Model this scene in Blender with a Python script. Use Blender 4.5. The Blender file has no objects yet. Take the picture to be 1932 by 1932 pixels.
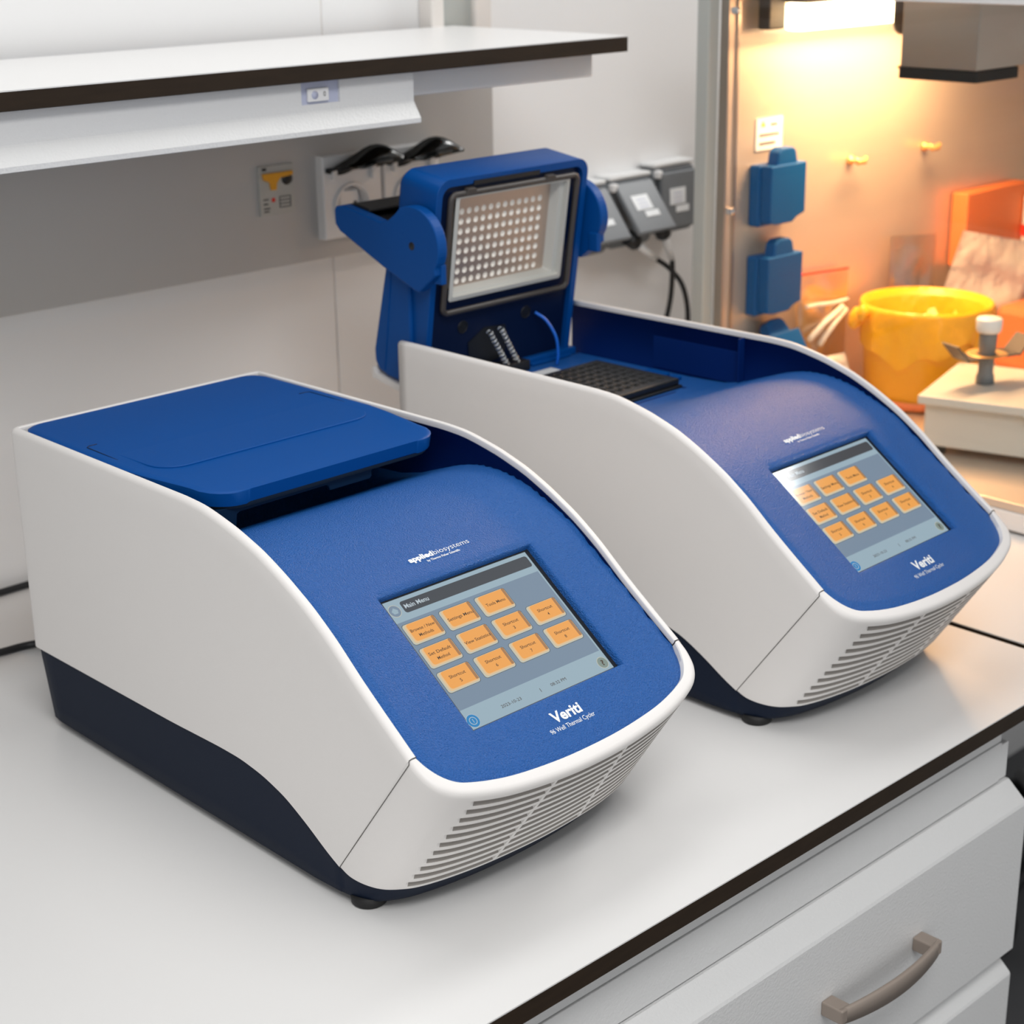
import bpy, bmesh, math, random
import numpy as np
from mathutils import Vector, Matrix
random.seed(7)
SC = bpy.context.scene
COL = SC.collection
PI = math.pi

# ------------------------------------------------------------------ camera
cam_d = bpy.data.cameras.new('camera'); cam = bpy.data.objects.new('camera', cam_d); COL.objects.link(cam)
cam.location = (-0.9065, -0.62804, 0.61585)
cam.rotation_euler = (1.232349, 0.013166, -0.768511)
cam_d.sensor_width = 36; cam_d.lens = 3260.787 / 1932 * 36
cam_d.clip_start = 0.02; cam_d.clip_end = 30
cam_d.dof.use_dof = True; cam_d.dof.focus_distance = 1.14; cam_d.dof.aperture_fstop = 10
SC.camera = cam
# ------------------------------------------------------------------ world, lights, exposure
SC.view_settings.view_transform = 'Standard'; SC.view_settings.look = 'None'
SC.view_settings.gamma = 1; SC.view_settings.use_curve_mapping = False
SC.view_settings.exposure = 0.08
w = bpy.data.worlds.new('room_light'); SC.world = w; w.use_nodes = True
bg = w.node_tree.nodes['Background']; bg.inputs[0].default_value = (0.98, 0.99, 1.0, 1); bg.inputs[1].default_value = 0.42

def area(name, loc, target, sx, sy, power, color=(1, 1, 1)):
    d = bpy.data.lights.new(name, 'AREA'); d.shape = 'RECTANGLE'; d.size = sx; d.size_y = sy; d.energy = power; d.color = color
    o = bpy.data.objects.new(name, d); COL.objects.link(o); o.location = loc
    o.rotation_euler = (Vector(target) - Vector(loc)).to_track_quat('-Z', 'Y').to_euler(); return o
area('ceiling_light', (2.05, 0.08, 1.75), (2.05, 0.08, 0), 0.74, 0.58, 25, (1, .99, .975))
area('ceiling_light', (-0.9, -1.0, 1.75), (-0.9, -1.0, 0), 1.2, 0.6, 25, (1, .99, .975))
area('ceiling_light', (-0.1, 0.35, 1.75), (-0.1, 0.35, 0), 1.2, 0.5, 6, (1, .99, .975))
area('front_fill', (-1.6, -2.6, 0.7), (0, 0, 0.1), 1.8, 1.2, 10, (1, .99, .98))  # unseen fill added behind the camera to lift drawer fronts and left sides

# ------------------------------------------------------------------ materials
def mat(name, col, rough=.5, metal=0, spec=.5, bump=None, emit=None, estr=1, trans=0, alpha=1, colvar=None, coat=0):
    m = bpy.data.materials.new(name); m.use_nodes = True; nt = m.node_tree
    b = nt.nodes['Principled BSDF']
    b.inputs['Base Color'].default_value = (*col, 1); b.inputs['Roughness'].default_value = rough
    b.inputs['Metallic'].default_value = metal; b.inputs['Specular IOR Level'].default_value = spec
    if coat: b.inputs['Coat Weight'].default_value = coat
    if trans: b.inputs['Transmission Weight'].default_value = trans
    if alpha < 1: b.inputs['Alpha'].default_value = alpha
    if emit: b.inputs['Emission Color'].default_value = (*emit, 1); b.inputs['Emission Strength'].default_value = estr
    tc = nt.nodes.new('ShaderNodeTexCoord')
    if bump:
        sc, st, dist = bump
        n = nt.nodes.new('ShaderNodeTexNoise'); n.inputs['Scale'].default_value = sc; n.inputs['Detail'].default_value = 2
        nt.links.new(tc.outputs['Object'], n.inputs['Vector'])
        bp = nt.nodes.new('ShaderNodeBump'); bp.inputs['Strength'].default_value = st; bp.inputs['Distance'].default_value = dist
        nt.links.new(n.outputs['Fac'], bp.inputs['Height']); nt.links.new(bp.outputs['Normal'], b.inputs['Normal'])
    if colvar:
        sc, amt, stretch = colvar
        mp = nt.nodes.new('ShaderNodeMapping'); mp.inputs['Scale'].default_value = stretch
        nt.links.new(tc.outputs['Object'], mp.inputs['Vector'])
        n = nt.nodes.new('ShaderNodeTexNoise'); n.inputs['Scale'].default_value = sc; n.inputs['Detail'].default_value = 4
        nt.links.new(mp.outputs['Vector'], n.inputs['Vector'])
        r = nt.nodes.new('ShaderNodeMapRange'); r.inputs['To Min'].default_value = 1 - amt; r.inputs['To Max'].default_value = 1 + amt
        nt.links.new(n.outputs['Fac'], r.inputs['Value'])
        mx = nt.nodes.new('ShaderNodeVectorMath'); mx.operation = 'SCALE'; mx.inputs[0].default_value = col
        nt.links.new(r.outputs['Result'], mx.inputs['Scale']); nt.links.new(mx.outputs['Vector'], b.inputs['Base Color'])
    return m
def glassy(name, tint, gloss=.12, rough=.05):
    m = bpy.data.materials.new(name); m.use_nodes = True; nt = m.node_tree; nt.nodes.remove(nt.nodes['Principled BSDF'])
    t = nt.nodes.new('ShaderNodeBsdfTransparent'); t.inputs[0].default_value = (*tint, 1)
    g = nt.nodes.new('ShaderNodeBsdfGlossy'); g.inputs['Roughness'].default_value = rough
    n = nt.nodes.new('ShaderNodeTexNoise'); n.inputs['Scale'].default_value = 6
    r = nt.nodes.new('ShaderNodeMapRange'); r.inputs['To Min'].default_value = gloss * .6; r.inputs['To Max'].default_value = gloss * 1.4
    x = nt.nodes.new('ShaderNodeMixShader'); nt.links.new(n.outputs['Fac'], r.inputs['Value']); nt.links.new(r.outputs['Result'], x.inputs[0])
    nt.links.new(t.outputs[0], x.inputs[1]); nt.links.new(g.outputs[0], x.inputs[2])
    nt.links.new(x.outputs[0], nt.nodes['Material Output'].inputs[0]); return m
def srgb(r, g, b):
    f = lambda c: (c / 255 / 12.92) if c / 255 <= .04045 else ((c / 255 + .055) / 1.055) ** 2.4
    return (f(r), f(g), f(b))
M = {}
M['shell'] = mat('warm_white_plastic', (.80, .775, .755), .45, bump=(1400, .12, .0004), colvar=(5, .015, (1, 1, 1)))
M['blue'] = mat('blue_smooth_plastic', (.0, .066, .285), .45, spec=.2, bump=(900, .1, .0004))
M['blue_tex'] = mat('blue_grained_plastic', (.0, .104, .41), .42, bump=(1050, 1.0, .0020), spec=.55)
M['strip'] = mat('slate_trim', (.030, .042, .052), .45, colvar=(30, .05, (1, 1, 1)))
M['latch'] = mat('dark_latch_plastic', (.002, .016, .045), .5, spec=.2, colvar=(30, .05, (1, 1, 1)))
M['slot'] = mat('vent_slot_shade', (.28, .26, .24), .7, colvar=(30, .05, (1, 1, 1)))  # grey-brown puts the shade inside the louvre slots into the colour
M['inner_blue'] = mat('near_black_blue_plastic', (.001, .008, .040), .45, spec=.3, bump=(900, .1, .0004))
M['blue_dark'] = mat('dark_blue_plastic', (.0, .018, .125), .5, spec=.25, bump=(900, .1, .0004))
M['navy'] = mat('navy_base_plastic', (.008, .014, .031), .55, spec=.12, bump=(1200, .12, .0004))
M['rubber'] = mat('black_rubber', (.006, .006, .0065), .6, bump=(300, .1, .0005))
M['black'] = mat('black_plastic', (.010, .011, .013), .42, bump=(600, .1, .0003))
M['gasket'] = mat('brown_grey_gasket', (.06, .052, .047), .45, bump=(400, .1, .0003))
M['alu'] = mat('brushed_aluminium', (.62, .50, .42), .36, metal=.8, bump=(300, .08, .0003))
M['alu_white'] = mat('pale_frosted_frame', (.60, .60, .56), .35, bump=(300, .05, .0003))
M['steelwire'] = mat('spring_steel', (.75, .78, .80), .25, metal=1, colvar=(40, .1, (1, 1, 1)))
M['white'] = mat('white_plastic', (.82, .82, .82), .4, bump=(200, .03, .0003))
M['print'] = mat('white_print', (.85, .88, .9), .5, colvar=(200, .03, (1, 1, 1)))
M['printk'] = mat('dark_print', (.03, .03, .03), .6, colvar=(200, .05, (1, 1, 1)))
M['bench'] = mat('white_laminate', (.77, .765, .757), .33, bump=(260, .10, .0003), colvar=(3, .012, (1, 1, 1)))
M['edge'] = mat('dark_brown_laminate_edge', (.026, .016, .009), .45, spec=.25, bump=(120, .15, .0005), colvar=(30, .35, (1, 8, 8)))
M['paint'] = mat('grey_white_powder_coat', (.72, .722, .72), .38, bump=(420, .5, .0008))
M['wall'] = mat('white_wall_panel', (.84, .84, .84), .35, bump=(60, .06, .0006), colvar=(2, .02, (1, 1, 1)))
M['trunk'] = mat('warm_grey_trunking', (.50, .49, .475), .45, bump=(150, .06, .0004), colvar=(3, .02, (1, 1, 1)))
M['trimw'] = mat('cream_trim', (.76, .72, .68), .5, colvar=(4, .02, (1, 1, 1)))
M['trimg'] = mat('grey_green_trim', (.42, .44, .42), .5, colvar=(4, .02, (1, 1, 1)))
M['steel'] = mat('satin_stainless', (.66, .56, .47), .42, metal=.6, bump=(40, .05, .001), colvar=(6, .06, (1, 1, 6)))
M['steel2'] = mat('dull_stainless', (.50, .44, .39), .34, metal=1, bump=(40, .05, .001), colvar=(6, .10, (1, 1, 4)))
M['handle'] = mat('brushed_nickel', (.42, .35, .30), .45, metal=.5, bump=(300, .1, .0003))
M['floor'] = mat('dark_vinyl_floor', (.11, .112, .118), .5, colvar=(8, .2, (1, 1, 1)), bump=(80, .1, .001))
M['sock_blue'] = mat('blue_socket_plastic', (.0, .075, .26), .5, spec=.2, bump=(300, .05, .0003))
M['sock_grey'] = mat('grey_socket_plastic', (.17, .185, .20), .45, bump=(300, .05, .0003))
M['smoke'] = glassy('smoky_clear_plastic', (.16, .18, .19), .10, .15)
M['glass'] = glassy('clear_glass', (.97, .98, .97), .018, .02)
M['film'] = glassy('clear_bag_film', (.97, .93, .88), .30, .22)
M['film2'] = mat('milky_bag_film', (.90, .84, .76), .35, alpha=.72, bump=(45, .9, .006))
M['yellow'] = mat('yellow_bin_plastic', (.88, .42, .010), .38, bump=(30, .15, .002))
M['yellow_film'] = mat('yellow_bag_film', (.92, .45, .012), .28, bump=(38, .8, .005))
M['orange'] = mat('orange_card', (.80, .22, .07), .5, colvar=(10, .08, (1, 1, 1)))
M['orange_thin'] = mat('orange_film', (.85, .30, .12), .4, bump=(30, .5, .004), alpha=.9)  # paler, slightly see-through orange film
M['red'] = mat('red_plastic', (.72, .05, .03), .4, colvar=(10, .05, (1, 1, 1)))
M['gold'] = mat('brass', (.70, .42, .16), .4, metal=.5, colvar=(30, .05, (1, 1, 1)))
M['beige'] = mat('beige_enamel', (.62, .60, .56), .4, bump=(150, .08, .0004))
M['breaker'] = mat('grey_breaker_plastic', (.48, .48, .45), .45, colvar=(30, .03, (1, 1, 1)))
M['breaker_o'] = mat('orange_lever', (.78, .36, .02), .4, colvar=(30, .03, (1, 1, 1)))
M['lamp'] = mat('warm_lamp', (1, .9, .7), .5, emit=(1, .80, .50), estr=7, colvar=(5, .01, (1, 1, 1)))
M['lavender'] = mat('lavender_plastic', (.50, .53, .68), .4, colvar=(30, .03, (1, 1, 1)))
M['silver'] = mat('grey_strain_relief', (.74, .75, .75), .35, colvar=(30, .05, (1, 1, 1)))
M['well'] = mat('well_painted_light', (.98, .94, .88), .4, colvar=(30, .03, (1, 1, 1)), emit=None)  # near-white colour stands in for light caught in the plate holes
def screen_mat(name, c, s=.62):
    return mat(name, (.02, .02, .02), .11, emit=srgb(*c), estr=s, colvar=(30, .05, (1, 1, 1)))
SM = [screen_mat('screen_header', (178, 205, 220)), screen_mat('screen_field', (140, 163, 186)), screen_mat('screen_title', (72, 78, 86)),
      screen_mat('screen_orange', (250, 172, 84), .80), screen_mat('screen_tile_pale', (226, 226, 208)), screen_mat('screen_text', (92, 70, 50), .5),
      screen_mat('screen_text_pale', (215, 230, 240)), screen_mat('screen_button_blue', (30, 150, 220)), screen_mat('screen_button_grey', (150, 168, 160)), M['black'],
      screen_mat('screen_orange_pale', (242, 205, 155), .75), screen_mat('screen_orange_dark', (196, 142, 92), .62)]

# ------------------------------------------------------------------ mesh helpers
class MB:
    def __init__(s): s.v = []; s.f = []; s.m = []; s.sm = []
    def add(s, vs, fs, mi=0, smooth=False):
        o = len(s.v); s.v += [tuple(map(float, v)) for v in vs]
        for f in fs: s.f.append([o + i for i in f]); s.m.append(mi); s.sm.append(smooth)
    def grid(s, rows, mi=0, smooth=True, closed_u=False, closed_v=False, skip=None):
        n, k = len(rows), len(rows[0]); vs = [p for r in rows for p in r]; fs = []
        for i in range(n if closed_u else n - 1):
            for j in range(k if closed_v else k - 1):
                if skip and skip(i, j): continue
                a, b = i * k + j, i * k + (j + 1) % k; c, d = ((i + 1) % n) * k + (j + 1) % k, ((i + 1) % n) * k + j
                fs.append([a, b, c, d])
        s.add(vs, fs, mi, smooth)
    def bm(s, b, mi=0, smooth=False, T=None):
        b.verts.ensure_lookup_table(); b.verts.index_update()
        s.add([(T @ v.co if T else v.co) for v in b.verts], [[v.index for v in f.verts] for f in b.faces], mi, smooth); b.free()
    def box(s, x0, x1, y0, y1, z0, z1, mi=0, bev=0, seg=2, T=None, smooth=None):
        b = bmesh.new(); bmesh.ops.create_cube(b, size=1)
        for v in b.verts:
            v.co = Vector((x0 if v.co.x < 0 else x1, y0 if v.co.y < 0 else y1, z0 if v.co.z < 0 else z1))
        if bev: bmesh.ops.bevel(b, geom=b.edges[:], offset=bev, segments=seg, profile=.5, affect='EDGES')
        s.bm(b, mi, False, T)
    def prism(s, poly, a, b_, fn, mi=0, bev=0, smooth=False):
        """poly: 2-D outline, extruded from a to b_; fn(u, v, w) -> 3-D point"""
        bm_ = bmesh.new(); n = len(poly)
        A = [bm_.verts.new(fn(u, v, a)) for u, v in poly]; B = [bm_.verts.new(fn(u, v, b_)) for u, v in poly]
        bm_.faces.new(A); bm_.faces.new(B[::-1])
        for i in range(n): bm_.faces.new([A[i], B[i], B[(i + 1) % n], A[(i + 1) % n]])
        bmesh.ops.recalc_face_normals(bm_, faces=bm_.faces[:])
        if bev: bmesh.ops.bevel(bm_, geom=[e for e in bm_.edges if e.calc_face_angle(0) > .5], offset=bev, segments=2, profile=.5, affect='EDGES')
        s.bm(bm_, mi, smooth)
    def lathe(s, prof, cx, cy, n=32, mi=0, smooth=True, sx=1, sy=1, ax='z', base=(0, 0, 0)):
        rows = []
        for i in range(n):
            a = 2 * PI * i / n; r = []
            for rad, h in prof:
                if ax == 'z': p = (cx + rad * math.cos(a) * sx, cy + rad * math.sin(a) * sy, h)
                elif ax == 'y': p = (cx + rad * math.cos(a), h, cy + rad * math.sin(a))
                else: p = (h, cx + rad * math.cos(a), cy + rad * math.sin(a))
                r.append(p)
            rows.append(r)
        s.grid(rows, mi, smooth, closed_u=True)
    def tube(s, pts, r, n=10, mi=0, caps=True):
        P = [Vector(p) for p in pts]; rows = []; up = Vector((0, 0, 1))
        t0 = (P[1] - P[0]).normalized()
        if abs(t0.dot(up)) > .9: up = Vector((0, 1, 0))
        nrm = t0.cross(up).normalized()
        for i, p in enumerate(P):
            t = (P[min(i + 1, len(P) - 1)] - P[max(i - 1, 0)]).normalized()
            nrm = (nrm - t * nrm.dot(t)).normalized(); bn = t.cross(nrm); rr = r[i] if isinstance(r, (list, tuple)) else r
            rows.append([p + (nrm * math.cos(2 * PI * k / n) + bn * math.sin(2 * PI * k / n)) * rr for k in range(n)])
        s.grid(rows, mi, True, closed_v=True)
        if caps: s.add(rows[0], [list(range(n))[::-1]], mi); s.add(rows[-1], [list(range(n))], mi)
    def build(s, name, mats, parent=None, **kw):
        me = bpy.data.meshes.new(name); me.from_pydata(s.v, [], s.f)
        if not isinstance(mats, (list, tuple)): mats = [mats]
        for m in mats: me.materials.append(m)
        me.polygons.foreach_set('material_index', s.m); me.polygons.foreach_set('use_smooth', s.sm)
        b = bmesh.new(); b.from_mesh(me); bmesh.ops.remove_doubles(b, verts=b.verts[:], dist=1e-6)
        b.to_mesh(me); b.free(); me.update()
        o = bpy.data.objects.new(name, me); COL.objects.link(o)
        if parent: o.parent = parent
        for k, v in kw.items(): o[k] = v
        return o
def thing(name, label, cat, loc=(0, 0, 0), rz=0, group=None):
    o = bpy.data.objects.new(name, None); COL.objects.link(o); o.location = loc; o.rotation_euler = (0, 0, rz)
    o.empty_display_size = .02; o['label'] = label; o['category'] = cat
    if group: o['group'] = group
    return o
def tag(o, label, cat, group=None):
    o['label'] = label; o['category'] = cat
    if group: o['group'] = group
    return o
def recalc(o):
    b = bmesh.new(); b.from_mesh(o.data); bmesh.ops.recalc_face_normals(b, faces=b.faces[:]); b.to_mesh(o.data); b.free(); return o
def crom(pts, n):
    P = [np.array(p, float) for p in pts]; P = [2 * P[0] - P[1]] + P + [2 * P[-1] - P[-2]]; out = []
    for i in range(1, len(P) - 2):
        for k in range(n):
            t = k / n; a, b, c, d = P[i - 1], P[i], P[i + 1], P[i + 2]
            out.append(.5 * ((2 * b) + (c - a) * t + (2 * a - 5 * b + 4 * c - d) * t * t + (3 * b - a - 3 * c + d) * t ** 3))
    out.append(P[-2]); return out
def rrect(x0, x1, y0, y1, r, n=6):
    o = []
    for cx, cy, a0 in ((x1 - r, y1 - r, 0), (x0 + r, y1 - r, 90), (x0 + r, y0 + r, 180), (x1 - r, y0 + r, 270)):
        for k in range(n + 1):
            a = math.radians(a0 + 90 * k / n); o.append((cx + r * math.cos(a), cy + r * math.sin(a)))
    return o
def text2d(txt, bold=0.0, res=3):
    """returns 2-D triangles of a text, cap height about .7, left at 0"""
    c = bpy.data.curves.new('t', 'FONT'); c.body = txt; c.resolution_u = res; c.offset = bold; c.fill_mode = 'FRONT'
    o = bpy.data.objects.new('t', c); COL.objects.link(o)
    dg = bpy.context.evaluated_depsgraph_get(); me = bpy.data.meshes.new_from_object(o.evaluated_get(dg))
    V = [(v.co.x, v.co.y) for v in me.vertices]; F = [list(p.vertices) for p in me.polygons]
    bpy.data.objects.remove(o); bpy.data.curves.remove(c); bpy.data.meshes.remove(me)
    xs = [v[0] for v in V]; x0 = min(xs); return [(x - x0, y) for x, y in V], F, max(xs) - x0
def put_text(mb, txt, width, fn, mi=0, bold=0.0, center=False, height=None):
    """fn(u, v): u along the line, v up; both metres"""
    V, F, W = text2d(txt, bold); s = width / W; sv = s if height is None else height / .72
    off = -width / 2 if center else 0
    mb.add([fn(x * s + off, y * sv) for x, y in V], F, mi)

# ------------------------------------------------------------------ setting
m = MB(); m.box(-2.4, 2.6, -2.6, 1.0, -.94, -.90); m.build('floor', M['floor'], kind='structure')
m = MB()
xs = [-2.4, -1.0, .2238, 1.45, 2.6]
for a, b in zip(xs[:-1], xs[1:]): m.box(a + .0008, b - .0008, .822, .86, -.9, 1.9, bev=.0008, seg=1)
m.box(-2.4, 2.6, .8235, .859, -.9, 1.9, mi=1)
m.build('wall_back', [M['wall'], M['trimw']], kind='structure')
m = MB()
m.box(.354, .372, .800, .8215, .44, 1.9, bev=.002); m.box(.372, .4165, .806, .8215, .44, 1.9, mi=1, bev=.001); m.box(.4165, .4415, .800, .8215, .44, 1.9, bev=.002)
m.build('trim_1', [M['trimw'], M['trimg']], kind='structure')
m = MB(); m.box(2.45, 2.6, -2.6, .82, -.9, 1.9); m.build('wall_right', M['wall'], kind='structure')

# benches
def bench(name, x0, x1, label):
    m = MB(); m.box(x0, x1, 0, .8215, -.0010, 0, mi=0); m.box(x0, x1, 0, .8215, -.0158, -.0010, mi=1, bev=.0006, seg=1)
    t = thing(name, label, 'worktop', ((x0 + x1) / 2, 0, 0)); o = m.build('laminate_top', [M['bench'], M['edge']], t)
    o.location = (-(x0 + x1) / 2, 0, 0); return t
bench('worktop', -1.6, .3635, 'white laminate worktop with dark brown edge carrying both thermal cyclers')
bench('worktop', .3728, 2.3, 'neighbouring white worktop beyond the black gap, under the steel cabinet')

# drawer cabinet
cab = thing('drawer_cabinet', 'grey-white drawer unit under the front edge of the worktop', 'cabinet', (0, .05, -.9))
def cpart(mb, name, mats=M['paint'], parent=cab, **kw):
    o = mb.build(name, mats, parent, **kw); o.location = (0, -.05, .9) if parent is cab else (0, 0, 0); return o
m = MB(); m.box(-.33, .278, .04, .60, -.86, -.0162, bev=.001); m.box(-.32, .268, .06, .58, -.90, -.86, mi=1); cpart(m, 'carcass', [M['paint'], M['black']])
m = MB(); m.box(-.33, .272, .0208, .04, -.0428, -.0165, bev=.0006)
m.box(-.33, .2715, .0195, .04, -.0795, -.0436, bev=.0008); m.box(.2722, .2842, .0205, .04, -.0795, -.0470, bev=.001); cpart(m, 'top_rail')
m = MB(); m.box(.2745, .2775, .024, .038, -.046, -.017); cpart(m, 'corner_pin', M['sock_grey'], label='blue-grey corner pin')
def drawer(z1, z0):
    m = MB(); prof = [(.040, z1), (.0185, z1), (.0170, z1 - .0012), (.0012, z1 - .0150), (0, z1 - .0175), (0, z0 + .0075), (.0008, z0 + .006), (.0065, z0), (.040, z0)]
    m.prism(prof, -.33, .285, lambda u, v, w_: (w_, u, v)); d = cpart(m, 'drawer'); return d
d1 = drawer(-.0812, -.2455); d2 = drawer(-.2470, -.412); d3 = drawer(-.4135, -.85)
m = MB()
rows = []
for k in range(25):
    t = k / 24; x = .006 + .130 * t; bow = math.sin(PI * t) ** .8
    yo = -.0175 - .0085 * bow; th = .0035; hh = .0062 + .0022 * bow; zc = -.1585
    rows.append([(x, yo, zc - hh), (x, yo, zc + hh * .75), (x, yo + th * .5, zc + hh), (x, yo + th, zc + hh * .9), (x, yo + th, zc - hh)])
m.grid(rows, closed_v=True); m.add(rows[0], [[0, 1, 2, 3, 4]]); m.add(rows[-1], [[4, 3, 2, 1, 0]])
m.box(.0045, .0175, -.019, .0, -.1645, -.1525, bev=.0012); m.box(.1235, .1365, -.019, .0, -.1645, -.1525, bev=.0012)
h = m.build('handle', M['handle'], d1, label='brushed nickel bow handle')

# stool on the floor under the far bench
st = thing('stool', 'black castor base of a stool on the dark floor, right of the drawers', 'stool', (1.42, .54, -.90))
m = MB(); m.lathe([(0, .02), (.035, .02), (.04, .05), (.03, .14), (.012, .16), (0, .16)], 0, 0, 20); m.build('hub', M['black'], st)
for k in range(5):
    a = math.radians(188 + 72 * k); c, s_ = math.cos(a), math.sin(a)
    m = MB(); m.tube([(.03 * c, .03 * s_, .10), (.12 * c, .12 * s_, .095), (.235 * c, .235 * s_, .07)], [.018, .016, .012], 10); leg = m.build('leg', M['black'], st)
    for sgn in (-1, 1):
        m = MB()
        T = Matrix.Translation((.235 * c - s_ * .014 * sgn, .235 * s_ + c * .014 * sgn, .03)) @ Matrix.Rotation(a, 4, 'Z')
        b = bmesh.new(); bmesh.ops.create_cone(b, cap_ends=True, segments=20, radius1=.03, radius2=.03, depth=.018); bmesh.ops.rotate(b, matrix=Matrix.Rotation(PI / 2, 3, 'X'), verts=b.verts); m.bm(b, 0, False, T); m.build('castor', M['rubber'], leg)

# shelf above the bench
sh = thing('shelf', 'white laminate shelf with thick dark brown edge above the cyclers', 'shelf', (-.4, .66, .478))
def rel(o, t): o.location = tuple(-c for c in t.location); return o
m = MB(); m.box(-1.5, .385, .5472, .80, .4922, .4932, mi=0); m.box(-1.5, .385, .5472, .80, .4782, .4922, mi=1, bev=.0006, seg=1)
rel(m.build('board', [M['bench'], M['edge']], sh), sh)
m = MB(); m.box(-1.5, .366, .577, .590, .4540, .4780, bev=.0012); m.box(-1.5, .366, .588, .60, .466, .4780, bev=.001); rel(m.build('support_rail', M['paint'], sh), sh)
lt = thing('under_shelf_light', 'long grey light fitting with flared lip under the shelf', 'light fitting', (-.4, .56, .452))
prof = [(.5575, .4775), (.5575, .4530), (.5570, .4515), (.5485, .4385), (.5485, .4345), (.5500, .4340), (.5600, .4500), (.5610, .4770)]
m = MB()
m.prism(prof, -1.5, -.0078, lambda u, v, w_: (w_, u, v), bev=0); m.prism(prof, .0330, .1160, lambda u, v, w_: (w_, u, v))
m.prism([(.5575, .4588), (.5575, .4530), (.5570, .4515), (.5485, .4385), (.5485, .4345), (.5500, .4340), (.5600, .4500), (.5610, .4588)], -.0078, .0330, lambda u, v, w_: (w_, u, v))
m.box(-1.5, .1155, .5615, .5760, .4560, .4775)
rel(m.build('cover', M['paint'], lt), lt)
m = MB(); m.box(-.0078, .0330, .5600, .5614, .4588, .4775)
sp = rel(m.build('switch_plate', M['lavender'], lt), lt)
m = MB(); m.box(-.001, .0212, .5570, .5600, .4608, .4718, bev=.0008); m.lathe([(0, .5567), (.0035, .5567), (.0035, .557)], .006, .4663, 16, mi=1, ax='y')
put_text(m, '0', .0026, lambda u, v: (.0150 + u, .5568, .4647 + v), 2); m.build('rocker_switch', [M['white'], M['lavender'], M['printk']], sp, label='small white rocker switch marked 0')

# wall trunking with sockets
TY = .790
tr = thing('power_trunking', 'warm grey trunking panel on the wall beneath the shelf', 'trunking', (-.5, .80, .27))
m = MB(); m.box(-1.5, .4315, TY, .8218, .2705, .4520, bev=.0012); rel(m.build('cover', M['trunk'], tr), tr)
br = thing('circuit_breaker', 'grey circuit breaker with orange lever in the wall trunking', 'circuit breaker', (.13, TY, .345))
m = MB(); m.box(.1085, .1510, TY - .003, TY - .0002, .3245, .3735, bev=.0006); rel(m.build('body', M['breaker'], br), br)
m = MB(); m.prism([(.1115, .3665), (.1485, .3665), (.1485, .3625), (.1330, .3610), (.1285, .3560), (.1275, .3495), (.1215, .3495), (.1200, .3575), (.1130, .3600)], TY - .006, TY - .0031, lambda u, v, w_: (u, w_, v), bev=.0005)
rel(m.build('lever', M['breaker_o'], br, label='orange lever'), br)
m = MB(); m.lathe([(0, TY - .0052), (.0055, TY - .0050), (.0065, TY - .0031)], .1425, .3590, 20, ax='y'); rel(m.build('test_button', M['black'], br, label='black test button'), br)
m = MB(); m.box(.1125, .1175, TY - .0036, TY - .003, .3690, .3718, mi=0); m.lathe([(0, TY - .0034), (.0024, TY - .0034)], .1245, .3395, 12, mi=1, ax='y')
for i, (a, b, zz) in enumerate(((.1125, .1185, .3400), (.1125, .1180, .3355), (.1125, .1200, .3310), (.1125, .1190, .3280))): m.box(a, b, TY - .0034, TY - .003, zz, zz + .0012, mi=0)
for q in range(4): m.box(.132, .146, TY - .0034, TY - .003, .331 + q * .0035, .3317 + q * .0035, mi=0)
m.box(.132, .1326, TY - .0034, TY - .003, .331, .3422); m.box(.1454, .146, TY - .0034, TY - .003, .331, .3422)
rel(m.build('marking', [M['printk'], M['red']], br), br)

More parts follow.
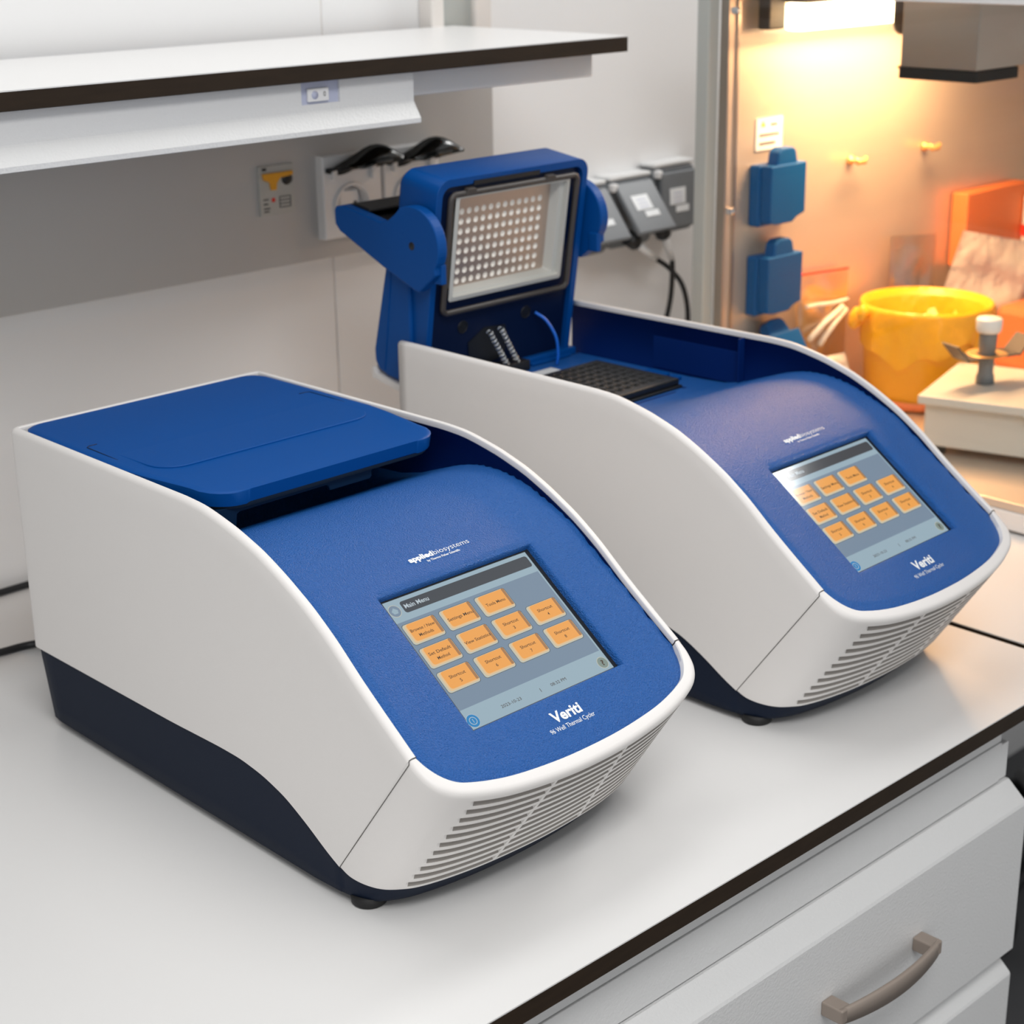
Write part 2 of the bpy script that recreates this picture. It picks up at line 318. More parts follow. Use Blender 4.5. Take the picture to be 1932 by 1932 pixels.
def schuko(name, x0, label, grp):
    w_ = .0785; t = thing(name, label, 'socket', (x0 + w_ / 2, TY, .325), 0, grp); y0 = TY - .0002; cx, cz = x0 + w_ / 2 - .002, .3235
    # back plate with a round well (grid from square to circle)
    m = MB(); n = 48; sq = []
    for k in range(n):
        a = 2 * PI * k / n + PI / 4; c, s_ = math.cos(a), math.sin(a); q = max(abs(c), abs(s_)); sq.append((c / q, s_ / q))
    HX, HZ = w_ / 2 - .0006, .0425
    ring = lambda sc_, y, fx=None: [(x0 + w_ / 2 + p[0] * HX * sc_, y, .3345 + p[1] * HZ * sc_) for p in sq]
    circ = lambda r, y: [(cx + r * math.cos(2 * PI * k / n + PI / 4), y, cz + r * math.sin(2 * PI * k / n + PI / 4)) for k in range(n)]
    m.grid([ring(1, y0), ring(1, y0 - .0105), ring(.97, y0 - .012), circ(.0245, y0 - .012), circ(.0235, y0 - .0145), circ(.0215, y0 - .0145), circ(.0205, y0 - .0125), circ(.020, y0 - .001), circ(.0001, y0 - .001)], smooth=False, closed_v=True)
    rel(recalc(m.build('plate', M['white'], t)), t)
    m = MB(); m.box(cx - .0125, cx + .0125, y0 - .0075, y0 - .001, cz - .0155, cz + .0155, bev=.002); rel(m.build('centre_block', M['white'], t), t)
    for sx in (-.0095, .0095):
        m = MB(); m.lathe([(0, y0 - .0078), (.0025, y0 - .0078)], cx + sx * .75, cz + sx * .15, 14, ax='y'); rel(m.build('contact_hole', M['black'], t), t)
    # raised hinged cover, seen edge on, tilted slightly
    m = MB(); X0, X1 = x0 + .004, x0 + w_ - .001; hz = .3625; rows = []
    for k in range(13):
        u = k / 12; r = []
        for j in range(13):
            v = j / 12; bulge = .017 * math.sin(PI * v) ** .7 * math.sin(PI * u) ** .5
            r.append((X0 + (X1 - X0) * v, y0 - .013 - .040 * u, hz + .010 * u + bulge - .004 * math.sin(2 * PI * v)))
        rows.append(r)
    m.grid(rows); lid_ = [[(p[0], p[1], p[2] - .0022) for p in r] for r in rows]; m.grid(lid_)
    m.grid([rows[-1], lid_[-1]]); m.grid([rows[0], lid_[0]]); m.grid([[r[0] for r in rows], [r[0] for r in lid_]]); m.grid([[r[-1] for r in rows], [r[-1] for r in lid_]])
    m.tube([(X0, y0 - .0135, hz), (X1, y0 - .0135, hz)], .0026, 8); m.box((X0 + X1) / 2 - .011, (X0 + X1) / 2 + .011, y0 - .064, y0 - .055, hz + .009, hz + .013, bev=.001)
    rel(m.build('hinged_cover', M['smoke'], t, label='raised smoky clear cover'), t)
    m = MB(); m.box(X0 + .006, X0 + .012, y0 - .017, y0 - .0115, hz - .010, hz + .001, bev=.001); rel(m.build('hinge', M['white'], t), t); m = MB(); m.box(X1 - .016, X1 - .010, y0 - .017, y0 - .0115, hz - .014, hz + .002, bev=.001)
    rel(m.build('hinge', M['white'], t), t)
    return t
schuko('wall_socket', .1805, 'white round wall socket with raised smoky cover, left of the open lid', 'white sockets in the trunking')
schuko('wall_socket', .2610, 'white wall socket with raised cover, partly hidden behind the open blue lid', 'white sockets in the trunking')

# grey sockets on the bare wall
gs_group = 'grey flap sockets on the wall'
def grey_socket(x0, label, lifted, z1=.3035):
    t = thing('splashproof_socket', label, 'socket', (x0 + .04, .8215, .26), 0, gs_group); wd = .0785
    m = MB(); m.prism(rrect(x0, x0 + wd, z1 - .082, z1, .010), .7965, .8215, lambda u, v, w_: (u, w_, v), bev=.002); rel(m.build('housing', M['sock_grey'], t), t)
    m = MB(); m.box(x0 + .002, x0 + wd - .002, .7955, .8215, z1 + .0004, z1 + .006, bev=.002); rel(m.build('top_cap', M['silver'], t, label='pale grey top edge'), t)
    ang = math.radians(38 if lifted else 3); T = Matrix.Translation((x0 + wd / 2, .7955, z1 - .010)) @ Matrix.Rotation(-ang, 4, 'X')
    m = MB(); m.box(-wd / 2 + .006, wd / 2 - .006, -.008, -.001, -.066, .004, bev=.002, T=T); f = rel(m.build('flap', M['sock_grey'], t), t)
    m = MB(); m.box(-.019, .010, -.0088, -.0081, -.036, -.016, T=T); m.box(-.008, .016, -.0088, -.0081, -.046, -.038, T=T)
    for q in range(3): m.box(-.012, .004, -.0091, -.0089, -.033 + q * .005, -.0318 + q * .005, T=T, mi=1)
    m.build('sticker', [M['print'], M['lavender']], f, label='small white printed sticker')
    m = MB(); m.box(-wd / 2 + .001, -wd / 2 + .010, -.007, .002, -.002, .008, bev=.002, T=Matrix.Translation((x0 + wd / 2, .7955, z1 - .010))); rel(m.build('hinge', M['white'], t), t)
    return t
grey_socket(.545, 'grey wall socket nearly hidden behind the open lid, flap lifted', True, .2965)
grey_socket(.6255, 'grey wall socket with lifted flap, middle of the grey row', True, .2985)
grey_socket(.7065, 'dark grey wall socket with closed flap nearest the steel cabinet', False, .3055)
def plug_cable(name, label, p0, p1, path, mi):
    t = thing(name, label, 'cable', p0, 0, 'black cables plugged into the grey sockets')
    a, b = Vector(p0), Vector(p1)
    m = MB(); m.tube([a - (b - a) * .55, a - (b - a) * .1, a], [.010, .010, .007], 12); rel(m.build('plug', M['black'], t), t)
    m = MB(); m.tube([a, b], [.0048, .0040], 12); rel(m.build('strain_relief', M['silver'], t, label='pale grey sleeve'), t)
    m = MB(); m.tube(crom([p1] + path, 10), .0033, 12); rel(m.build('lead', M['black'], t), t)
plug_cable('power_cable', 'black cable with pale sleeve curving down from the left plug', (.650, .770, .2235), (.678, .765, .2030), [(.705, .765, .186), (.730, .765, .160), (.741, .765, .120), (.735, .765, .070), (.72, .765, .02), (.70, .74, .004), (.64, .70, .004)], 0)
plug_cable('power_cable', 'black cable with pale sleeve hanging straight down from the middle plug', (.688, .760, .228), (.700, .758, .2000), [(.7015, .758, .185), (.6985, .758, .150), (.686, .758, .110), (.67, .758, .06), (.65, .75, .012), (.60, .72, .004)], 0)
m = MB(); m.tube(crom([(-.200, .560, .032), (-.232, .670, .006), (-.275, .685, .004), (-.33, .69, .004), (-.42, .74, .004), (-.40, .80, .004), (-.30, .812, .004), (-.19, .813, .004), (-.10, .813, .004), (.02, .81, .004)], 10), .0034, 10)
tag(m.build('power_cable', M['black']), 'black cable lying on the worktop behind the left cycler', 'cable')

# ------------------------------------------------------------------ thermal cyclers
def smoothf(xs_, ys_, win):
    X = np.arange(xs_[0] - .05, xs_[-1] + .05, .001); sl0 = (ys_[1] - ys_[0]) / (xs_[1] - xs_[0]); sl1 = (ys_[-1] - ys_[-2]) / (xs_[-1] - xs_[-2])
    Y = np.interp(X, xs_, ys_); Y = np.where(X < xs_[0], ys_[0] + sl0 * (X - xs_[0]), Y); Y = np.where(X > xs_[-1], ys_[-1] + sl1 * (X - xs_[-1]), Y)
    k = max(3, int(win / .001) | 1); K = np.ones(k) / k
    for _ in range(2):
        Yp = np.concatenate([Y[0] - sl0 * .001 * np.arange(k, 0, -1), Y, Y[-1] + sl1 * .001 * np.arange(1, k + 1)]); Y = np.convolve(Yp, K, 'same')[k:-k]
    return lambda x: float(np.interp(x, X, Y))
TT = smoothf([0, .20, .236, .257, .272, .293, .32, .343, .369, .391, .4015, .4155, .437, .467], [.245, .2447, .2447, .2435, .2408, .2362, .2278, .2175, .2035, .1885, .180, .1685, .1525, .1308], .010)
BB = smoothf([0, .20, .26, .285, .31, .334, .357, .379, .390], [.0655, .0668, .0685, .0682, .0648, .0580, .0465, .0335, .0285], .012)
DD = smoothf([0, .15, .19, .21, .225, .24, .255, .27, .285, .30, .315, .330, .343, .36, .3746, .4619, .50], [.193, .193, .1950, .2000, .206, .2115, .217, .221, .2227, .2222, .2198, .2155, .2103, .2030, .1945, .1310, .1033], .010)
HH = lambda x: .1185 + .0158 * max(0, x) * 1.0
th = math.radians(-36.06); SN = Vector((-math.sin(th), 0, math.cos(th))); SD = Vector((math.cos(th), 0, math.sin(th))); S1 = Vector((.3746, 0, .1950))
t_ = .0062
CT = [(.4641, .1258), (.4735, .1248), (.4830, .1205), (.4900, .1115), (.4945, .0990), (.4980, .0850), (.5010, .0680), (.5035, .0450), (.5050, .0220), (.5054, 0)]
CI = [(.4641, .1195), (.4705, .1170), (.4775, .1122), (.4835, .1045), (.4870, .0940), (.4900, .0810), (.4925, .0655), (.4945, .0440), (.4957, .0220), (.4960, 0)]
CB = [(.390, .1246, .0288), (.400, .1240, .0250), (.4120, .1215, .0232), (.4230, .1165, .0225), (.4310, .1080, .0222), (.4370, .0980, .0222), (.4430, .0800, .0227), (.4485, .0550, .0235), (.4515, .0280, .0240), (.4525, 0, .0240)]
def mirror(l): return [(p[0], -p[1], *p[2:]) for p in l] + [p for p in l[::-1]][1:]
zp = lambda x: TT(.4641) - (x - .4641) * math.tan(-th)

def shell_columns(open_rear):
    """columns of (xt, yt-sign, ...) along left side, rear, right side"""
    cols = []
    R = .0085
    xt_list = list(np.linspace(.4641, .25, 46)) + list(np.linspace(.245, R if not open_rear else -.006, 24))
    def col(xt, sgn):
        xb = xt if xt <= .25 else .25 + (xt - .25) * (.390 - .25) / (.4641 - .25)
        sl = (TT(xt + .002) - TT(xt - .002)) / .004; n = np.array([-sl, 1]) / math.hypot(sl, 1); T0 = np.array([xt, TT(xt)]); r = .0036; c = []
        top = T0 - n * r; bot = np.array([xb, BB(xb)])
        for k in range(13):
            p = bot + (top - bot) * k / 12; c.append((p[0], sgn * HH(p[0]), p[1]))
        h_ = HH(xt)
        for a in (25, 50, 75, 90): p = T0 - n * r * (1 - math.sin(math.radians(a))); c.append((p[0], sgn * (h_ - r * (1 - math.cos(math.radians(a)))), p[1]))
        for a in (90, 45, 0): p = T0 - n * .0008 * (1 - math.sin(math.radians(a))); c.append((p[0], sgn * (h_ - t_ + .0008 * (1 - math.cos(math.radians(a)))), p[1]))
        for d in (.0030, .0060): p = T0 - n * d; c.append((p[0], sgn * (h_ - t_), p[1]))
        return c
    L = [col(x, -1) for x in xt_list]; Rr = [col(x, 1) for x in xt_list][::-1]
    if open_rear: return L, Rr
    # corner + rear: take the last column as a section and sweep it
    sec = col(R, -1); ref = HH(R); mid = []
    def sweep(cx, cy, a):
        out = []
        for (x, y, z) in sec:
            d = R - (ref - abs(y)); out.append((cx + d * math.cos(a), cy + d * math.sin(a), z))
        return out
    cyy = ref - R
    for k in range(1, 9): mid.append(sweep(R, -cyy, math.radians(270 - 90 * k / 8)))
    for k in range(1, 13): mid.append(sweep(R, -cyy + 2 * cyy * k / 12, math.radians(180)))
    for k in range(1, 9): mid.append(sweep(R, cyy, math.radians(180 - 90 * k / 8)))
    return L + mid + Rr[1:], None

def nose_fine(l, dims, n=9):
    return crom(mirror(l), n)

def build_cycler(root, open_lid):
    # --- white housing
    m = MB(); A, B = shell_columns(open_lid)
    m.grid(A)
    if B: 
        m.grid(B)
        for C in (A[-1], B[0]):
            n = len(C); k = 13; outer = C[:k]; inner = C[-1]
            m.add(C, [list(range(n))])
        m.box(-.006, .0, -.112, .112, .068, .186, bev=.001)
    recalc(m.build('housing', M['shell'], root))
    # --- blue liner of the walls
    for sgn in (-1, 1):
        m = MB(); rows = []
        for x in np.linspace(.462, .004 if not open_lid else -.0055, 60):
            y = sgn * (HH(x) - t_ - .0004); z1 = TT(x) - .0046; z0 = min(.160, z1 - .02); rows.append([(x, y, z1), (x, y, (z0 + z1) / 2), (x, y, z0)])
        m.grid(rows); rows2 = [[(p[0], p[1] - sgn * .0006, p[2]) for p in r] for r in rows]; m.grid(rows2); m.grid([[r[0] for r in rows], [r[0] for r in rows2]])
        if open_lid and sgn > 0: m.box(.205, .2065, .1065, .1145, .170, .2405); m.box(.10, .205, .1120, .1145, .196, .226)
        m.build('wall_liner', M['blue_dark'], root)
    # --- front panel with louvres
    ct = [(p[0], p[1], zp(p[0])) for p in nose_fine(CT, 2)]; ci = [(p[0], p[1], zp(p[0]) - .0006) for p in nose_fine(CI, 2)]; cb = nose_fine(CB, 3)
    def resample(fine):
        # add closely spaced columns around the rib edges
        return fine
    ys_ = [p[1] for p in ct]; N = len(ct); idx = list(np.linspace(0, N - 1, 120))
    yc = np.array(ys_); ii = np.arange(N)
    for yv in (-.0375, -.0372, -.0348, -.0345, .0265, .0268, .0292, .0295, -.1, -.0975, -.095, -.0925, .0925, .095, .0975, .1): idx.append(float(np.interp(yv, yc, ii)))
    idx = sorted(idx)
    def at(c, f): i = min(int(f), N - 2); q = f - i; return np.array(c[i]) * (1 - q) + np.array(c[i + 1]) * q
    rr = [0]; dep = [0]
    for k in range(11):
        r0 = .088 + .0855 * k
        rr += [r0 - .0235, r0 - .0225, r0 - .0105, r0 + .026]; dep += [0, 1, .85, 0]
    rr += [.985]; dep += [0]
    rows = []; facs = []
    for f in idx:
        T3, I3, B3 = at(ct, f), at(ci, f), at(cb, f); tan = at(ct, min(f + .5, N - 1)) - at(ct, max(f - .5, 0)); tan /= np.linalg.norm(tan)
        dr = B3 - T3; L = np.linalg.norm(dr); dr /= L; nrm = np.cross(dr, tan); nrm /= np.linalg.norm(nrm)
        if nrm[0] < 0 and abs(T3[1]) < .1: nrm = -nrm
        elif abs(T3[1]) >= .1 and nrm[1] * T3[1] < 0: nrm = -nrm
        inw = (I3 - T3); iw = np.linalg.norm(inw); inw /= iw; r = .0042; c = []
        c.append(I3 + dr * .022 * .9); c.append(I3 + np.array([0, 0, -.001]) * 1.0); c.append(I3 - inw * .0008)
        for a in (90, 68, 45, 22, 0):
            c.append(T3 + inw * r * (1 - math.cos(math.radians(a))) + dr * r * (1 - math.sin(math.radians(a))))
        y = T3[1]; fac = min(1, max(0, (.0995 - abs(y)) / .007)); fac = fac * fac * (3 - 2 * fac)
        if abs(y + .036) < .0013 or abs(y - .028) < .0013: fac = 0
        facs.append(fac)
        for q, d in zip(rr[1:], dep[1:]):
            c.append(T3 + dr * max(L * q, r * 1.2) - nrm * d * fac * .0055)
        c.append(B3 - nrm * .0002); c.append(B3 - nrm * .003)
        rows.append(c)
    m = MB(); m.grid(rows, smooth=False)
    ncol = len(rows[0])
    for q in range(len(m.f)):
        i_, j_ = divmod(q, ncol - 1); jj = j_ - 8
        if jj >= 0 and jj < 44 and jj % 4 == 2 and min(facs[i_], facs[i_ + 1]) > .5: m.m[q] = 1
    o = recalc(m.build('front_panel', [M['shell'], M['slot']], root, label='white louvred front panel'))
    for p in o.data.polygons: p.use_smooth = False
    # smooth only the rounded lip and the plain corners
    me = o.data; me.polygons.foreach_set('use_smooth', [True] * len(me.polygons))
    try: me.set_sharp_from_angle(angle=math.radians(30))
    except Exception: pass
    # seam between housing and front panel
    for sgn in (-1, 1):
        m = MB()
        pts = [(.4641 - (.4641 - .3900) * k / 10, sgn * (HH(.4641 - (.4641 - .3900) * k / 10) + .00005), TT(.4641) - .0030 + (BB(.390) - TT(.4641) + .0030) * k / 10) for k in range(11)]
        pts = [(.4638, sgn * (.1258 - .0062), TT(.4641) - .0), (.4638, sgn * .1232, TT(.4641) + .0001), (.4632, sgn * .1248, TT(.4641) - .0008)] + pts[0:]
        m.tube(pts, .00030, 6); m.build('panel_seam', M['gasket'], root)
    # --- navy base
    m = MB(); side = [(x, -(HH(x) - .0012), BB(x) + .001) for x in np.linspace(.388, .02, 50)]
    rear = [(.008, -.1160, .0665), (-.0005, -.108, .0665), (-.0015, -.05, .0665), (-.0015, .05, .0665), (-.0005, .108, .0665), (.008, .1160, .0665)]
    front = [(p[0] - .0015, p[1] * .988, p[2] + .0008) for p in cb[::4]]
    top = side + rear + [(p[0], -p[1], p[2]) for p in side[::-1]] + front[::-1]
    def low(p):
        x, y, z = p; f = min(1, max(0, (x - .36) / .09)); xb = x + .0105 * (1 - min(1, max(0, x) / .08)) - .016 * f ** 1.5
        return (xb, y * (.985 - .03 * f), .0062 + .001 * f)
    rows = []
    lowp = [low(p) for p in top]
    for k in range(6):
        q = k / 5; rows.append([(a[0] + (b[0] - a[0]) * q, a[1] + (b[1] - a[1]) * q, a[2] + (b[2] - a[2]) * q) for a, b in zip(top, lowp)])
    rows.append([(p[0] * .99 + .002, p[1] * .985, p[2] - .0012) for p in lowp]); rows.append([(.2 + (p[0] - .2) * .9, p[1] * .9, .0050) for p in lowp])
    m.grid(rows, closed_v=True); n = len(top); m.add(rows[-1], [list(range(n))]); recalc(m.build('base', M['navy'], root))
    for x, y in ((.3985, -.108), (.3985, .108), (.035, -.098), (.035, .098)):
        m = MB(); m.lathe([(0, .0), (.0105, .0), (.0120, .0012), (.0125, .0075), (0, .0075)], x, y, 24); m.build('foot', M['rubber'], root)
    # --- blue deck with screen opening
    cx = [p[0] for p in CI[::1]]; cy = [p[1] for p in CI]
    fi = crom(CI, 12); fx = np.array([p[0] for p in fi]); fy = np.array([p[1] for p in fi])
    inner = np.array([(x, HH(x) - t_ - .0006) for x in np.linspace(0, .4641, 60)] + [(p[0] - .0006, p[1] - .0006) for p in fi[2:]])
    def ye(x):
        if x <= .4641: return HH(x) - t_ - .0006
        return float(np.interp(x, fx - .0006, fy - .0006))
    A0, A1, AY = .3727, .4617, .0702
    xl = list(np.linspace(.004, .21, 10)) + list(np.linspace(.217, .366, 44)) + [A0] + list(np.linspace(.380, .4555, 16)) + [A1] + list(np.linspace(.4650, .4900, 16)) + [.4912, .4922, .4931, .4938, .4944, .4948, .4951, .49535]
    def edged(x, y):
        P = np.array([x, abs(y)]); dd = np.min(np.hypot(inner[:, 0] - P[0], inner[:, 1] - P[1])); w_ = .0085
        q = max(0, 1 - dd / w_); amt = min(1, max(0, (x - .22) / .06)); return (1 - math.sqrt(max(0, 1 - q * q))) * .0038 * amt
    vs = list(np.concatenate([-1 + np.array([0, .04, .09, .15, .22, .3, .4, .55, .75]) * 1.0]))
    rows = []
    for x in xl:
        y1 = ye(x); a = AY if y1 > .09 else AY * y1 / .09
        lf = [-y1 + (y1 - a) * q for q in (0, .02, .05, .09, .14, .19, .25, .33, .45, .6, .8)]; md = list(np.linspace(-a, a, 21)); ys2 = lf + md + [-v for v in lf[::-1]]
        rows.append([(x, y, DD(x) - edged(x, y)) for y in ys2])
    ia, ib = xl.index(A0), xl.index(A1); ja, jb = 11, 31
    m = MB(); m.grid(rows, skip=lambda i, j: ia <= i < ib and ja <= j < jb)
    rim = [rows[ia][j] for j in range(ja, jb + 1)] + [rows[i][jb] for i in range(ia + 1, ib + 1)] + [rows[ib][j] for j in range(jb - 1, ja - 1, -1)] + [rows[i][ja] for i in range(ib - 1, ia, -1)]
    ctr = Vector(((A0 + A1) / 2, 0, (DD(A0) + DD(A1)) / 2))
    def sink(p, d, ins):
        v = Vector(p); s_ = (v - ctr).dot(SD); u = v.y; hs, hu = (A1 - A0) / 2 / SD.x, AY
        s2 = s_ * (hs - ins) / hs; u2 = u * (hu - ins) / hu; return ctr + SD * s2 + Vector((0, u2, 0)) + SN * ((v - ctr).dot(SN) - d)
    loops = [rim, [sink(p, .0004, .0006) for p in rim], [sink(p, .0015, .0012) for p in rim], [sink(p, .0055, .0018) for p in rim]]
    m.grid(loops, closed_v=True, smooth=False)
    if not open_lid: pass
    recalc(m.build('deck', M['blue_tex'], root, label='grained blue sloping deck'))
    # --- display
    DP = lambda a, y, l=0: tuple(S1 + SD * (a / 1000) + Vector((0, y / 1000, 0)) + SN * (-.0052 + l * .00004))
    m = MB()
    def quad(a0, a1, y0, y1, l, mi, r=0):
        if r: P = rrect(a0, a1, y0, y1, r, 5)
        else: P = [(a0, y0), (a1, y0), (a1, y1), (a0, y1)]
        m.add([DP(a, y, l) for a, y in P], [list(range(len(P)))[::1]], mi)
    quad(-2.2, 107.6, -69.2, 69.2, 0, 9)
    quad(1.2, 105.2, -65.6, 65.0, 1, 0); quad(18.4, 90, -65.6, 63.6, 2, 1)
    quad(4.2, 13.4, -53.6, 63.2, 3, 2, 2)
    ROWS = [20.9, 40.7, 60.6]; COLS = [-63.8, -31.9, .2, 32.8]
    TX = {(0, 0): ('Browse / New', 'Methods'), (0, 1): ('Settings Menu',), (0, 2): ('Tools Menu',), (1, 0): ('Set Default', 'Method'), (1, 1): ('View Statistics',), (1, 2): ('Shortcut', '3'), (1, 3): ('Shortcut', '4'),
          (2, 0): ('Shortcut', '5'), (2, 1): ('Shortcut', '6'), (2, 2): ('Shortcut', '7'), (2, 3): ('Shortcut', '8')}
    RW = {(1, 3): 21.3, (2, 3): 41.2}
    for (i, j), L in TX.items():
        a0 = ROWS[i]; 
        if j == 3: a0 = ROWS[i]
        y0 = COLS[j]
        quad(a0 - .3, a0 + 16.5, y0 - .3, y0 + 28.0, 3, 2, 2.4); quad(a0, a0 + 16.2, y0, y0 + 27.6, 4, 4, 2.2); quad(a0 + .3, a0 + 15.2, y0 + 1.6, y0 + 27.3, 5, 10, 2.0); quad(a0 + .3, a0 + 14.0, y0 + 3.2, y0 + 27.3, 5.5, 3, 2.0); quad(a0 + .3, a0 + 14.0, y0 + 25.0, y0 + 27.3, 5.8, 11, .6)
        for q, line in enumerate(L):
            wd = {1: 1.6}.get(len(line), min(23, len(line) * 1.72)); yc_ = y0 + 14.2; ab = a0 + 9.2 + (q - (len(L) - 1) / 2) * 4.6
            put_text(m, line, wd / 1000, lambda u, v: DP(ab - v * 1000, yc_ + u * 1000, 7), 5, .01, True, .0024)
    put_text(m, 'Main Menu', .0208, lambda u, v: DP(10.2 - v * 1000, -51.8 + u * 1000, 6), 6, .02, False, .0034)
    put_text(m, '2023-10-23', .0178, lambda u, v: DP(99.8 - v * 1000, -36 + u * 1000, 6), 5, .0, False, .0023)
    put_text(m, '|', .0004, lambda u, v: DP(99.8 - v * 1000, -.8 + u * 1000, 6), 5, .0, False, .0023)
    put_text(m, '08:32 PM', .0142, lambda u, v: DP(99.8 - v * 1000, 9.2 + u * 1000, 6), 5, .0, False, .0023)
    def disc(a, y, r, l, mi): m.add([DP(a + r * math.cos(k * PI / 12), y + r * math.sin(k * PI / 12), l) for k in range(24)], [list(range(24))], mi)
    def ring(a, y, r, wd, l, mi):
        A_ = [DP(a + r * math.cos(k * PI / 12), y + r * math.sin(k * PI / 12), l) for k in range(24)]; B_ = [DP(a + (r - wd) * math.cos(k * PI / 12), y + (r - wd) * math.sin(k * PI / 12), l) for k in range(24)]
        m.grid([A_, B_], mi, False, closed_v=True)
    disc(9.4, -60.6, 4.8, 3, 4); disc(9.4, -60.6, 4.4, 4, 1)
    m.add([DP(6.9, -60.6, 5), DP(9.3, -63.2, 5), DP(11.6, -62.2, 5), DP(11.6, -59.0, 5), DP(9.3, -58.0, 5)], [[0, 1, 2, 3, 4]], 0)
    disc(99.6, -61.4, 5.0, 3, 6); disc(99.6, -61.4, 4.7, 4, 7); ring(99.6, -61.4, 2.9, .45, 5, 6); quad(98.2, 101.0, -61.6, -61.2, 5, 6)
    disc(99.0, 59.2, 4.6, 3, 4); disc(99.0, 59.2, 4.2, 4, 8); put_text(m, '?', .0024, lambda u, v: DP(101.0 - v * 1000, 58.0 + u * 1000, 5), 5, .03, False, .0042)
    m.build('display', SM, root, label='lit touch display with orange menu tiles')
    # --- printed writing on the deck
    m = MB(); S2X = lambda a: .3746 + a / 1000 * SD.x
    def on(a, y): 
        x = S2X(a); return (x, y / 1000, DD(x) + .0003)
    put_text(m, 'applied', .0212, lambda u, v: on(-20.6 - v * 1000, -27.6 + u * 1000), 0, .045, False, .0050)
    put_text(m, 'biosystems', .0322, lambda u, v: on(-20.6 - v * 1000, -5.6 + u * 1000), 0, -.006, False, .0050)
    put_text(m, 'by Thermo Fisher Scientific', .0295, lambda u, v: on(-16.4 - v * 1000, -14.8 + u * 1000), 0, .02, False, .0020)
    m.build('printed_lettering', M['print'], root); m = MB()
    put_text(m, 'Veriti', .0262, lambda u, v: on(125.4 - v * 1000, -12.2 + u * 1000), 0, .03, False, .0078)
    put_text(m, '96 Well Thermal Cycler', .0405, lambda u, v: on(131.6 - v * 1000, -19.9 + u * 1000), 0, .0, False, .0034)
    m.build('printed_lettering', M['print'], root)

G = 'thermal cyclers on the bench'
c1 = thing('thermal_cycler', 'white and blue thermal cycler with closed lid, nearest the camera', 'thermal cycler', (-.1911, .5506, 0), -1.5597, G)
build_cycler(c1, False)
# closed lid
m = MB(); rows = []
xl = [.0072, .0085, .012, .02, .05] + list(np.linspace(.08, .20, 6)) + [.21, .22, .23, .238, .2430, .2470, .2495, .2505]
def lid_half(x):
    b = HH(x) - t_ - .0012; y = b if x < .16 else b - (b - .104) * min(1, (x - .16) / .06); r = .026
    if x > .2505 - r: y -= r - math.sqrt(max(0, r * r - (x - (.2505 - r)) ** 2))
    if x < .0072 + .014: y -= .014 - math.sqrt(max(0, .014 ** 2 - (.0072 + .014 - x) ** 2))
    return y
def lid_z(x, y):
    z = .2445 - .0012 * max(0, (x - .2) / .05) ** 2; d = max(x - .180, abs(y) - .0965)
    # raised centre field with a fine step that fades out towards the rear
    cxr = max(0, x - (.180 - .022)); cyr = max(0, abs(y) - (.0975 - .022)); dd = math.hypot(cxr, cyr) - .022
    fade = min(1, max(0, (x - .10) / .05)); step = 1 / (1 + math.exp(min(40, dd / .0006)))
    e = lid_half(x) - abs(y); z -= .0010 * max(0, 1 - e / .003) ** 2
    return z
for x in xl:
    h_ = lid_half(x); ys2 = sorted(set([-h_, -h_ + .001, -h_ + .003] + list(np.linspace(-h_ + .006, h_ - .006, 12)) + [h_ - .003, h_ - .001, h_]))
    rows.append([(x, y, lid_z(x, y)) for y in ys2])
m.grid(rows)
outl = [r[0] for r in rows] + rows[-1][1:-1] + [r[-1] for r in rows[::-1]] + rows[0][::-1][1:-1]
l2 = [(p[0] - (.0022 if p[0] > .22 else 0), p[1] * .998, p[2] - .0098) for p in outl]; l3 = [(p[0], p[1], p[2]) for p in l2]
m.grid([outl, l2], closed_v=True)
m.add(l2, [list(range(len(l2)))])
lidc = recalc(m.build('lid', M['blue'], c1, label='closed smooth blue lid'))
lidc.data.set_sharp_from_angle(angle=math.radians(35))
m = MB(); l4 = [(p[0] - .0012 if p[0] > .2 else p[0] + .001, p[1] * .985, .2347) for p in l2]; l5 = [(p[0] - .0004, p[1], .2300) for p in l4]
m.grid([l4, l5], closed_v=True); m.add(l5, [list(range(len(l5)))]); m.build('trim_strip', M['strip'], lidc, label='thin dark grey strip under the lid front')
m = MB(); P = [(-.103, .2310), (-.103, .2140), (-.0835, .2150), (-.0825, .2245), (-.0800, .2258), (-.0040, .2262), (-.0020, .2245), (-.0010, .2216), (.036, .2216), (.038, .2235), (.038, .2310)]
m.prism(P, .2385, .2425, lambda u, v, w_: (w_, u, v), bev=.0006); m.build('latch_plate', M['latch'], lidc, label='dark notched latch plate')
m = MB(); o_ = [(.100, -.0975)] + [(.1805 - .022 + .022 * math.sin(math.radians(a)), -(.0975 - .022) - .022 * math.cos(math.radians(a))) for a in range(0, 91, 9)] + [(.1805 - .022 + .022 * math.cos(math.radians(a)), (.0975 - .022) + .022 * math.sin(math.radians(a))) for a in range(0, 91, 9)] + [(.100, .0975)]
zt = lambda x, e: .2445 + max(-.0004, (.0013 * (x - .125) / .0555)) - e
ctrp = (.13, 0); ins = [(p[0] - .0005 if p[0] > .15 else p[0], p[1] * .995) for p in o_]
m.grid([[(p[0], p[1], .2440) for p in o_], [(p[0], p[1], zt(p[0], .0004)) for p in o_], [(p[0], p[1], zt(p[0], 0)) for p in ins]], closed_v=True); m.add([(p[0], p[1], zt(p[0], 0)) for p in ins], [list(range(len(ins)))])
fl = m.build('handle_cover', M['blue'], lidc); fl.data.set_sharp_from_angle(angle=math.radians(30))
